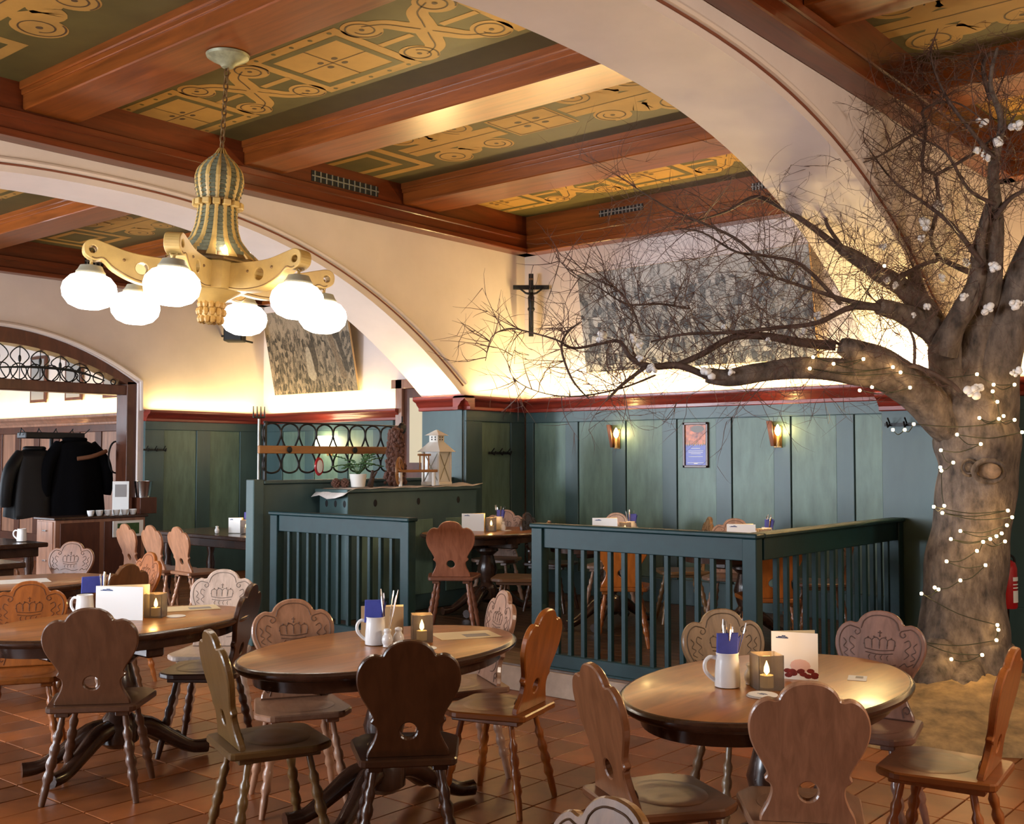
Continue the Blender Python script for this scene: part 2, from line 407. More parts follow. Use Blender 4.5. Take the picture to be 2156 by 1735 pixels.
def photo_mat(name, tint, sx, sz, horizon, lo=.6, hi=1.3, top=.3):
    # grainy old photograph: a crowd of upright figures under a paler background
    m, nt, b = new_mat(name); L = nt.links; N = nt.nodes; b.inputs['Roughness'].default_value = 0.55
    tc = N.new('ShaderNodeTexCoord'); mp = N.new('ShaderNodeMapping'); mp.inputs['Scale'].default_value = (sx, 1, sz); L.new(tc.outputs['Object'], mp.inputs['Vector'])
    vo = N.new('ShaderNodeTexVoronoi'); vo.inputs['Scale'].default_value = 1.0; L.new(mp.outputs[0], vo.inputs['Vector'])
    nz = N.new('ShaderNodeTexNoise'); nz.inputs['Scale'].default_value = 3.4; nz.inputs['Detail'].default_value = 9; nz.inputs['Roughness'].default_value = 0.7; L.new(mp.outputs[0], nz.inputs['Vector'])
    sp = N.new('ShaderNodeSeparateColor'); L.new(vo.outputs['Color'], sp.inputs[0])
    a = N.new('ShaderNodeMath'); a.operation = 'MULTIPLY'; L.new(sp.outputs[0], a.inputs[0]); a.inputs[1].default_value = 0.55
    c = N.new('ShaderNodeMath'); c.operation = 'MULTIPLY_ADD'; L.new(nz.outputs['Fac'], c.inputs[0]); c.inputs[1].default_value = 1.25; L.new(a.outputs[0], c.inputs[2])
    sx_ = N.new('ShaderNodeSeparateXYZ'); L.new(tc.outputs['Object'], sx_.inputs[0])
    mr = N.new('ShaderNodeMapRange'); mr.inputs[1].default_value = horizon - 0.08; mr.inputs[2].default_value = horizon + 0.08; mr.inputs[3].default_value = 0.0; mr.inputs[4].default_value = 0.30; L.new(sx_.outputs[2], mr.inputs[0])
    d = N.new('ShaderNodeMath'); d.operation = 'ADD'; L.new(c.outputs[0], d.inputs[0]); L.new(mr.outputs[0], d.inputs[1])
    rp = N.new('ShaderNodeValToRGB'); e = rp.color_ramp.elements; e[0].position = lo / 1.6; e[1].position = hi / 1.6
    e[0].color = (0.012 * tint[0], 0.012 * tint[1], 0.012 * tint[2], 1); e[1].color = (top * tint[0], top * tint[1], top * tint[2], 1)
    dv = N.new('ShaderNodeMath'); dv.operation = 'DIVIDE'; L.new(d.outputs[0], dv.inputs[0]); dv.inputs[1].default_value = 1.6
    L.new(dv.outputs[0], rp.inputs[0]); L.new(rp.outputs[0], b.inputs['Base Color'])
    return m
M['photo_big'] = photo_mat('crowd_photograph', (1.0, 0.92, 0.84), 20, 12, 0.82, .72, 1.22, .32)
M['photo_small'] = photo_mat('dance_photograph', (1.0, 0.78, 0.55), 30, 14, 0.85, .70, 1.22, .26)
# ================================================================ the setting
DADO, CEIL = 2.235, 4.24
XA, XB = -7.62, -8.20          # wall with the crucifix: near and far face
NA, NB = -2.65, -3.23          # big arch in the foreground: near and far face
YW = 9.30                      # wall with the green panelling
PIER = 8.30                    # where both arches spring
XL, YF = -13.10, 9.93          # far room: door wall and photograph wall
PZ, PY, PXR = 0.18, 5.87, -3.06   # platform height, front edge, right edge

def arch_pts(n=56, cy=4.3, half=4.0, z0=2.235, rise=1.41, p=2.4):
    out = []
    for i in range(n + 1):
        t = -1 + 2 * i / n
        s = math.copysign(1 - (1 - abs(t)) ** 1.5, t)      # denser near the springing
        out.append((cy + half * s, z0 + rise * (1 - abs(s) ** p)))
    return out
def arch_wall(name, x0, x1, y1, label):
    ap = arch_pts()
    poly = [(y1, 0), (y1, CEIL), (-2.6, CEIL), (-2.6, 0), (0.3, 0)] + ap + [(PIER, 0)]
    mb = MB().prism(poly, 'x', x0, x1)
    w = structure(build(name, mb, M['plaster'], smooth=25), label, 'wall')
    xn = max(x0, x1)
    ring = [(xn + 0.004, y + (y - 4.3) * 0.018, z + 0.055) for (y, z) in ap if z > 2.26]
    build('arch_groove', MB().tube(ring, 0.008, 6), M['groove'], w)
    ring = [(xn + 0.004, y + (y - 4.3) * 0.030, z + 0.085) for (y, z) in ap if z > 2.26]
    build('arch_bead', MB().tube(ring, 0.022, 8), M['plaster_trim'], w, smooth=40)
    return w
arch_wall('wall_arch', XB, XA, YW, 'cream plaster wall with wide arch, crucifix corner at its right')
arch_wall('wall_near', NB, NA, YW, 'cream plaster wall pierced by the big foreground arch')
structure(build('wall_right', MB().box(XB, YW, 0, 5.0, YW + 0.3, CEIL), M['plaster']), 'cream back wall above green panelling with crowd photograph', 'wall')
structure(build('wall_far', MB().box(XL, YF, 0, XB, YF + 0.3, CEIL), M['plaster']), 'cream end wall of far room holding the tilted photograph', 'wall')
structure(build('wall_pier', MB().box(XB, YW + 0.3, 0, XB + 0.25, YF + 0.3, CEIL), M['plaster']), 'short return wall beside the far room door', 'wall')
# door wall of the far room with its arched opening
def door_arch(n=28):
    return [(5.9 + 2.0 * t, 2.60 + 0.60 * (1 - abs(t) ** 2.1)) for t in [-1 + 2 * i / n for i in range(n + 1)]]
dpoly = [(YF + 0.3, 0), (YF + 0.3, CEIL), (-2.6, CEIL), (-2.6, 0), (3.9, 0)] + door_arch() + [(7.9, 0)]
wl = structure(build('wall_left', MB().prism(dpoly, 'x', XL - 0.35, XL), M['plaster'], smooth=25), 'cream wall of far room with arched wooden doorway', 'wall')
build('arch_bead', MB().tube([(XL + 0.01, y + (y - 5.9) * 0.02, z + 0.03) for y, z in door_arch()] + [(XL + 0.01, 7.95, 2.24)], 0.03, 8), M['plaster_trim'], wl, smooth=40)
# walls behind and beside the camera
structure(build('wall_back', MB().box(-20, -2.85, 0, 5.0, -2.6, CEIL), M['plaster']), 'cream window wall behind the camera', 'wall')
structure(build('wall_side', MB().box(5.0, -2.85, 0, 5.25, YW + 0.3, CEIL), M['plaster']), 'cream side wall right of the camera', 'wall')
for i, (wx, ww, wp) in enumerate(WINS):
    fr = MB()
    for (x0, z0, x1, z1) in ((wx - ww / 2 - .1, .65, wx - ww / 2, 2.85), (wx + ww / 2, .65, wx + ww / 2 + .1, 2.85), (wx - ww / 2 - .1, 2.85, wx + ww / 2 + .1, 2.95), (wx - ww / 2 - .1, .55, wx + ww / 2 + .1, .65)):
        fr.box(x0, -2.6, z0, x1, -2.47, z1)
    w = build('window_%d' % (i + 1), fr, M['darkbrown']); structure(w, 'tall window in the wall behind the camera', 'window')
# the room behind the doorway
structure(build('wall_beyond', MB().box(-19.5, 8.42, 0, XL - 0.35, 8.7, CEIL), M['plaster']), 'cream wall seen through the arched doorway', 'wall')
structure(build('wall_beyond_end', MB().box(-19.8, -2.85, 0, -19.5, 8.7, CEIL), M['plaster']), 'end wall of the room behind the doorway', 'wall')

# ---------------------------------------------------------------- floor
TA, TB = 0.214, 0.345
fl = structure(build('floor', MB().box(-19.8, -2.85, -0.12, 5.0, YF + 0.3, -0.012), M['grout']), 'floor of rectangular terracotta tiles with dark joints', 'floor')
tile_me = MB().bbox(-TA / 2 + .0035, -TB / 2 + .0035, -0.014, TA / 2 - .0035, TB / 2 - .0035, 0.0, 0.002).mesh('tile', M['tile'])
cand = []
c0, s0 = math.cos(YAW), math.sin(YAW)
ox, oy = -4.923, 2.942
for i in range(-72, 48):
    for j in range(-17, 22):
        x = ox + (i + .5) * TA; y = oy + (j + .5) * TB
        if x < -19.4 or x > 4.8 or y < -2.5 or y > 9.9: continue
        if XB - .02 < x < PXR - .1 and y > PY + .12: continue
        if y > 8.5 and x < XL: continue
        r = x * c0 + y * s0; f = -x * s0 + y * c0
        vis = f > 0.8 and abs(r / f) < 0.50 and (CAM_H / f) < 0.42
        cand.append((f if vis else 100 + abs(f), x, y))
cand.sort()
rest = MB()
for k, (f, x, y) in enumerate(cand):
    if k < 300 and f < 100: link('tile', tile_me, fl, (x, y, random.uniform(-.0012, .0008)))
    else:
        if x > -14.5: rest.box(x - TA / 2 + .0035, y - TB / 2 + .0035, -.014, x + TA / 2 - .0035, y + TB / 2 - .0035, 0)
        else: rest.add([(x - TA / 2 + .0035, y - TB / 2 + .0035, 0), (x + TA / 2 - .0035, y - TB / 2 + .0035, 0), (x + TA / 2 - .0035, y + TB / 2 - .0035, 0), (x - TA / 2 + .0035, y + TB / 2 - .0035, 0)], [(0, 1, 2, 3)])
ro = build('tile_field', rest, M['tile'], fl); ro['kind'] = 'stuff'
# raised dining platform
pf = structure(build('floor_platform', MB().box(XA, PY + .03, -0.01, PXR - .03, YW, PZ - .03), M['grout']), 'raised platform with dark plank floor behind the green fence', 'platform')
pl_me = MB().bbox(-(PXR - XA) / 2, -.0595, -.03, (PXR - XA) / 2, .0595, 0, .002).mesh('plank', M['plank'])
y = PY + .06
while y < YW - .02:
    link('plank', pl_me, pf, ((PXR + XA) / 2, y, PZ)); y += .121
build('riser', MB().bbox(XA, PY - .02, 0, PXR + .03, PY + .03, PZ - .015, .005), M['stone'], pf)
build('riser', MB().bbox(PXR - .03, PY + .03, 0, PXR + .03, PIER, PZ - .015, .005), M['stone'], pf)

# ---------------------------------------------------------------- panelling
def wainscot(name, label, ax, c, t0, t1, face, panels, ztop=1.99, zbot=0.42, z0=0.0, corn=(True, True), top=DADO, fr=None, pm=None, cm=None, nopan=False):
    """panelled dado: ax 'x' runs along X on the plane Y=c, ax 'y' runs along Y on the plane X=c; face = +1/-1 outward side"""
    fr = fr or M['green']; pm = pm or M['green_panel']; cm = cm or M['red_wood']
    root = structure(empty(name), label, 'panelling')
    def bx(a0, a1, d0, d1, za, zb, nm, m, ch=0.004):
        lo, hi = sorted((c + face * d0, c + face * d1))
        mb = MB()
        if ax == 'x': mb.bbox(a0, lo, za, a1, hi, zb, ch)
        else: mb.bbox(lo, a0, za, hi, a1, zb, ch)
        return build(nm, mb, m, root)
    bx(t0, t1, 0.0, 0.018, z0, top - .12, 'backing', fr)
    prev = t0
    if not nopan:
        for (p0, p1) in panels:
            bx(prev, p0, .018, .042, zbot, ztop, 'stile', fr); bx(p0 + .004, p1 - .004, .018, .026, zbot + .004, ztop - .004, 'panel', pm, .003); prev = p1
        bx(prev, t1, .018, .042, zbot, ztop, 'stile', fr)
        bx(t0, t1, .018, .042, ztop, top - .12, 'rail', fr); bx(t0, t1, .018, .042, z0, zbot, 'rail', fr)
    prof = [(0, -.135), (.062, -.135), (.070, -.128), (.070, -.100), (.085, -.086), (.100, -.070), (.112, -.050), (.135, -.040), (.155, -.028), (.160, -.015), (.160, .006), (.154, .012), (.03, .012), (0, -.01)]
    pts = [(c + face * d, top + z) for d, z in prof]
    e0 = t0 - (.16 if corn[0] else 0); e1 = t1 + (.16 if corn[1] else 0)
    build('cornice', MB().prism(pts, ax, e0, e1), cm, root, smooth=40)
    return root
pr = [(-7.466 + .6015 * i, -7.03 + .6015 * i) for i in range(7)]; pr[-1] = (-3.86, -3.43)
wainscot('trim_1', 'green panelled dado along the back wall with red cornice', 'x', YW, XA + .05, NB, -1, pr, z0=PZ, corn=(False, False))
wainscot('trim_2', 'dark green panelled pier below the crucifix', 'y', XA, PIER + .0, YW - .05, 1, [(8.55, 9.02)], z0=PZ, corn=(True, False))
wainscot('trim_3', 'plain green side of the pier between dining platform and far room', 'x', PIER, XB, XA, -1, [], z0=0, corn=(False, True), nopan=True)
wainscot('trim_4', 'dark green panelling beside the arched doorway', 'y', XL, 7.98, YF - .05, 1, [(8.27, 8.78), (9.0, 9.5)], corn=(False, False))
wainscot('trim_5', 'green panelling under the tilted photograph in the far room', 'x', YF, XL + .05, -10.32, -1, [(-12.6, -12.1), (-11.9, -11.4), (-11.2, -10.7)], corn=(False, True))
wainscot('trim_6', 'plain blue green pier face beneath the foreground arch', 'x', PIER, NB, NA, -1, [], corn=(False, False), nopan=True, top=2.10)
wainscot('trim_7', 'dark green panelling behind the fire extinguisher', 'y', NA, PIER, YW - .05, 1, [(8.5, 9.05)], corn=(False, False))
wainscot('trim_8', 'green panelling at the right edge behind the tree', 'x', YW, NA + .05, 4.9, -1, [(-2.4, -1.9), (-1.7, -1.2), (-1.0, -.5)], corn=(False, False))
bp = [(-18.6 + .62 * i, -18.15 + .62 * i) for i in range(9)]
wainscot('trim_9', 'brown wooden panelling seen through the arched doorway', 'x', 8.42, -19.4, XL - .36, -1, bp, fr=M['darkbrown'], pm=M['brownwood'], cm=M['brownwood'], corn=(False, False), ztop=2.0)

# ---------------------------------------------------------------- ceiling
ce = structure(build('ceiling', MB().box(-19.8, -2.85, CEIL, 5.25, YF + .3, CEIL + .1), M['olive']), 'olive coffered ceiling with painted ochre scrollwork between beams', 'ceiling')
BEAMS = [(-2.0, -1.6), (-.14, .26), (1.72, 2.13), (3.59, 4.0), (5.46, 5.86), (7.30, 7.77)]
BAYS = [(-13.0, XB - .12), (XA + .12, NB - .12), (NA + .12, 4.9)]
for (x0, x1) in BAYS:
    for (y0, y1) in BEAMS:
        if x0 < -8 and y1 < 2 or x0 > -3 and y1 < 0: continue
        mb = MB().bbox(x0, y0, 4.045, x1, y1, CEIL + .01, .008)
        mb.bbox(x0, y0 - .028, 4.185, x1, y0 + .01, CEIL + .01, .008); mb.bbox(x0, y1 - .01, 4.185, x1, y1 + .028, CEIL + .01, .008)
        mb.bbox(x0, y0 - .012, 4.150, x1, y0 + .01, 4.19, .005)
        build('beam', mb, M['beam'], ce)
def girder(ax, c, t0, t1, face, mat):
    mb = MB()
    for (d, za, zb) in ((.12, 4.02, CEIL + .01), (.155, 3.97, 4.03), (.14, 3.88, 3.98), (.175, 3.83, 3.885)):
        lo, hi = sorted((c, c + face * d))
        if ax == 'y': mb.bbox(lo, t0, za, hi, t1, zb, .008)
        else: mb.bbox(t0, lo, za, t1, hi, zb, .008)
    build('girder', mb, mat, ce)
girder('y', XA, -2.6, YW, 1, M['girder']); girder('y', XB, -2.6, YF, -1, M['girder']); girder('y', NB, -2.6, YW, -1, M['girder'])
girder('y', NA, -2.6, YW, 1, M['girder']); girder('y', XL, -2.6, YF, 1, M['girder'])
girder('x', YW, XA, NB, -1, M['beam']); girder('x', YW, NA, 4.9, -1, M['beam']); girder('x', YF, XL, XB, -1, M['beam'])

# painted ornaments on the ceiling fields: flat paint laid just under the boards
ZO, ZL = CEIL - .0016, CEIL - .0032
def volute(mb, c, r, turn=1, start=0.0):
    mb.disc(c, r, ZO); 
    sp = [(c[0] + r * (1 - .62 * t / 1.6) * .93 * math.cos(start + turn * 2 * PI * t), c[1] + r * (1 - .62 * t / 1.6) * .93 * math.sin(start + turn * 2 * PI * t)) for t in [1.35 * i / 44 for i in range(45)]]
    mb.strip(sp, .011, ZL, 1); mb.disc(c, r * .13, ZL, 12, 1)
def frame_field(mb, cx, cy, w, h):
    mb.add([(cx - w, cy - h, ZO), (cx + w, cy - h, ZO), (cx + w, cy + h, ZO), (cx - w, cy + h, ZO)], [(0, 1, 2, 3)])
    e = .085
    for (x0, y0, x1, y1) in ((-w + e, -h + e, w - e, -h + e + .055), (-w + e, h - e - .055, w - e, h - e), (-w + e, -h + e + .055, -w + e + .055, h - e - .055), (w - e - .055, -h + e + .055, w - e, h - e - .055)):
        mb.add([(cx + x0, cy + y0, ZL), (cx + x1, cy + y0, ZL), (cx + x1, cy + y1, ZL), (cx + x0, cy + y1, ZL)], [(0, 1, 2, 3)], 2)
    mb.strip([(cx, cy - h + e + .05), (cx, cy + h - e - .05)], .010, ZL, 1); mb.strip([(cx - w + e + .05, cy), (cx + w - e - .05, cy)], .008, ZL, 1)
    for sx in (-1, 1):
        for sy in (-1, 1):
            mb.disc((cx + sx * .07, cy + sy * .045), .019, ZL, 10, 1, 1.4)
    for t in (-.8, -.4, 0, .4, .8):
        mb.disc((cx + t * w, cy - h + .04), .017, ZL, 8, 2); mb.disc((cx + t * w, cy + h - .04), .017, ZL, 8, 2)
def xscroll(mb, cx, cy, w, h):
    for (sx, sy) in ((1, 1), (-1, -1), (1, -1), (-1, 1)):
        pts = [(0, 0), (sx * w * .16, sy * h * .30), (sx * w * .34, sy * h * .62), (sx * w * .66, sy * h * .80)]
        pts = [(cx + p.x, cy + p.y) for p in catmull([(a, b, 0) for a, b in pts], 8)]
        mb.strip(pts, [.17 - .06 * i / len(pts) for i in range(len(pts))], ZO - .0001 * (sx + 2 * sy)); mb.strip(pts[3:], .010, ZL, 1)
        volute(mb, (cx + sx * w * .74, cy + sy * h * .70), .135, sx * sy, 1.0)
    mb.strip([(cx - w, cy), (cx - w * .3, cy)], .05, ZO); mb.strip([(cx + w * .3, cy), (cx + w, cy)], .05, ZO)
def wave(mb, cx, cy, w, h, flip=1):
    mb.strip([(cx - w, cy), (cx + w, cy)], .24, ZO); mb.strip([(cx - w, cy), (cx + w, cy)], .010, ZL, 1)
    for sy in (-1, 1):
        volute(mb, (cx - w * .52 * flip, cy + sy * h * .62), .17, sy * flip, .5); volute(mb, (cx + w * .52 * flip, cy + sy * h * .50), .15, -sy * flip, 2)
        mb.strip([(p.x, p.y) for p in catmull([(cx - w * .52 * flip, cy + sy * h * .30, 0), (cx - w * .1 * flip, cy + sy * h * .52, 0), (cx + w * .1 * flip, cy + sy * h * .35, 0), (cx + w * .6 * flip, cy + sy * h * .3, 0)], 8)], .20, ZO - .0002)
def square_field(mb, cx, cy, w, h):
    mb.add([(cx - w, cy - h, ZO), (cx + w, cy - h, ZO), (cx + w, cy + h, ZO), (cx - w, cy + h, ZO)], [(0, 1, 2, 3)])
    for (a, b) in (((-w, -h), (w, -h)), ((w, -h), (w, h)), ((w, h), (-w, h)), ((-w, h), (-w, -h)), ((-w, 0), (w, 0)), ((0, -h), (0, h))):
        mb.strip([(cx + a[0] * .92, cy + a[1] * .92), (cx + b[0] * .92, cy + b[1] * .92)], .010, ZL, 1)
    for sx in (-1, 1):
        for sy in (-1, 1): mb.disc((cx + sx * .09, cy + sy * .06), .024, ZL, 10, 1, 1.4)
def dark_frame(mb, cx, cy, w, h):
    for (x0, y0, x1, y1) in ((-w, -h, w, -h + .09), (-w, h - .09, w, h), (-w, -h + .09, -w + .09, h - .09), (w - .09, -h + .09, w, h - .09), (-w + .2, -h + .2, w - .2, -h + .27), (-w + .2, h - .27, w - .2, h - .2), (w - .27, -h + .27, w - .2, h - .27), (-w + .2, -h + .27, -w + .27, h - .27)):
        mb.add([(cx + x0, cy + y0, ZO), (cx + x1, cy + y0, ZO), (cx + x1, cy + y1, ZO), (cx + x0, cy + y1, ZO)], [(0, 1, 2, 3)])
rowc = [(-.9, 'a'), (.99, 'b'), (2.86, 'b'), (4.73, 'a'), (6.58, 'b'), (8.47, 'a')]
for bi, (x0, x1) in enumerate(BAYS):
    for (yc, kind) in rowc:
        if bi == 0 and yc < 2.5 or bi == 2 and yc < .5 or bi == 1 and yc < -1: continue
        mb = MB()
        if bi == 0: xs = -12.3
        elif bi == 1: xs = -7.28
        else: xs = -2.05
        x = xs; k = 0
        while x < x1 - .3:
            if kind == 'a':
                if k % 2 == 0: frame_field(mb, x, yc, .46, .385); x += .875
                else: xscroll(mb, x, yc, .42, .36); x += .875
            else:
                if k == 0 and bi != 2: dark_frame(mb, x, yc, .5, .42); x += 1.10
                elif k % 2 == 1 or (k == 0 and bi == 2): wave(mb, x, yc, .52, .52, 1 if (k // 2) % 2 == 0 else -1); x += .86
                else: square_field(mb, x, yc, .30, .23); x += .86
            k += 1
        build('painted_ornament', mb, [M['ochre'], M['ceil_line'], M['olive']], ce)
# ventilation grilles in the girders
def vent(ax, c, t0, t1, za, zb, face, label):
    root = empty('vent_grille')
    mb = MB(); s = face
    def bx(mb, a0, a1, d0, d1, z0, z1):
        lo, hi = sorted((c + s * d0, c + s * d1))
        if ax == 'y': mb.box(lo, a0, z0, hi, a1, z1)
        else: mb.box(a0, lo, z0, a1, hi, z1)
    bx(mb, t0, t1, 0, .004, za, zb); build('backing', mb, M['black'], root)
    n = 12
    for i in range(n):
        t = t0 + (t1 - t0) * (i + .5) / n
        m2 = MB(); bx(m2, t - .006, t + .006, .004, .012, za, zb); build('bar', m2, M['vent'], root)
    m3 = MB(); bx(m3, t0, t1, .004, .014, (za + zb) / 2 - .005, (za + zb) / 2 + .005); build('crossbar', m3, M['vent'], root)
    tag(root, label, 'vent')
vent('y', XA + .12, 6.18, 6.98, 4.055, 4.15, 1, 'long metal vent grille in dark girder above the arch wall')
vent('x', YW - .12, -6.52, -5.98, 4.10, 4.165, -1, 'short vent grille in cornice over the crowd photograph')
vent('x', YW - .12, -4.78, -4.40, 4.10, 4.165, -1, 'vent grille in cornice close to the foreground arch')
vent('y', XL + .12, 7.05, 7.75, 4.06, 4.15, 1, 'vent grille in far room girder above the doorway')

# ---------------------------------------------------------------- arched wooden doorway with iron tympanum
dr = structure(empty('door_1'), 'brown arched door frame with wrought iron fanlight', 'door frame')
ap = door_arch(); inner = [(5.9 + (y - 5.9) * .93, 2.58 + (z - 2.60) * .72) for y, z in ap]
build('arch_board', MB().prism([(y, z - .005) for y, z in ap] + inner[::-1], 'x', XL - .30, XL - .04), M['darkbrown'], dr)
build('transom', MB().bbox(XL - .28, 3.95, 2.44, XL - .06, 7.84, 2.57, .008), M['darkbrown'], dr)
build('jamb', MB().bbox(XL - .30, 7.76, 0, XL - .04, 7.895, 2.62, .006), M['darkbrown'], dr)
build('jamb', MB().bbox(XL - .30, 3.91, 0, XL - .04, 4.05, 2.62, .006), M['darkbrown'], dr)
ir = MB(); xg = XL - .15
def ztop(y): return 2.58 + .60 * (1 - abs((y - 5.9) / 1.86) ** 2.1) * .72
for i in range(9):
    y = 7.62 - .21 * i; r = min(.10, (ztop(y) - 2.57) * .45)
    if r < .02: continue
    ir.tube([(xg, y + r * math.cos(2 * PI * k / 16), 2.575 + r + r * math.sin(2 * PI * k / 16)) for k in range(16)], .008, 5, closed=True)
for i in range(7):
    y = 7.15 - .26 * i; h = ztop(y) - 2.58
    ir.tube([(xg, p.x, p.y) for p in catmull([(y - .10, 2.58, 0), (y - .02, 2.58 + h * .35, 0), (y - .12, 2.58 + h * .7, 0), (y, 2.58 + h * .98, 0), (y + .12, 2.58 + h * .7, 0), (y + .02, 2.58 + h * .35, 0), (y + .10, 2.58, 0)], 5)], .008, 5)
    ir.tube([(xg, y, 2.58), (xg, y, 2.58 + h)], .006, 5); ir.ball((xg, y, 2.58 + h * .62), .03, 8, 6, sc=(.4, .7, 1.6))
ir.tube([(xg, p.x, p.y) for p in catmull([(7.5, 2.62, 0), (7.1, 2.72, 0), (6.6, 2.74, 0), (6.0, 2.70, 0)], 6)], [.006 + .012 * math.sin(PI * i / 18) for i in range(19)], 6)
build('iron_scrollwork', ir, M['iron'], dr)
# framed pictures in the room beyond
for i, x in enumerate((-14.6, -15.7, -16.8)):
    p = empty('framed_picture', (x, 8.40, 2.85))
    build('frame', MB().bbox(-.25, -.03, -.37, .25, 0, .37, .006), M['darkbrown'], p); build('print', MB().box(-.20, -.034, -.32, .20, -.03, .32), M['ink_grey'], p)
    tag(p, ['framed picture nearest the right side of the fanlight', 'framed picture seen through the middle of the fanlight', 'framed picture at the far left behind the fanlight'][i], 'picture')
# door leading off the far room, beside the pier
d2 = structure(empty('door_2'), 'brown door with glazed top at the end of the far room', 'door')
for (x0, x1, z0, z1) in ((-10.22, -10.10, 0, 2.62), (-9.1, -8.98, 0, 2.62), (-10.30, -8.9, 2.5, 2.62)):
    build('frame', MB().bbox(x0, YF - .10, z0, x1, YF, z1, .006), M['brownwood'], d2)
build('leaf', MB().bbox(-10.10, YF - .05, 0, -9.1, YF - .01, 2.5, .005), M['darkbrown'], d2)
build('glazing', MB().box(-10.0, YF - .056, 1.55, -9.2, YF - .05, 2.38), M['cream_paper'], d2)
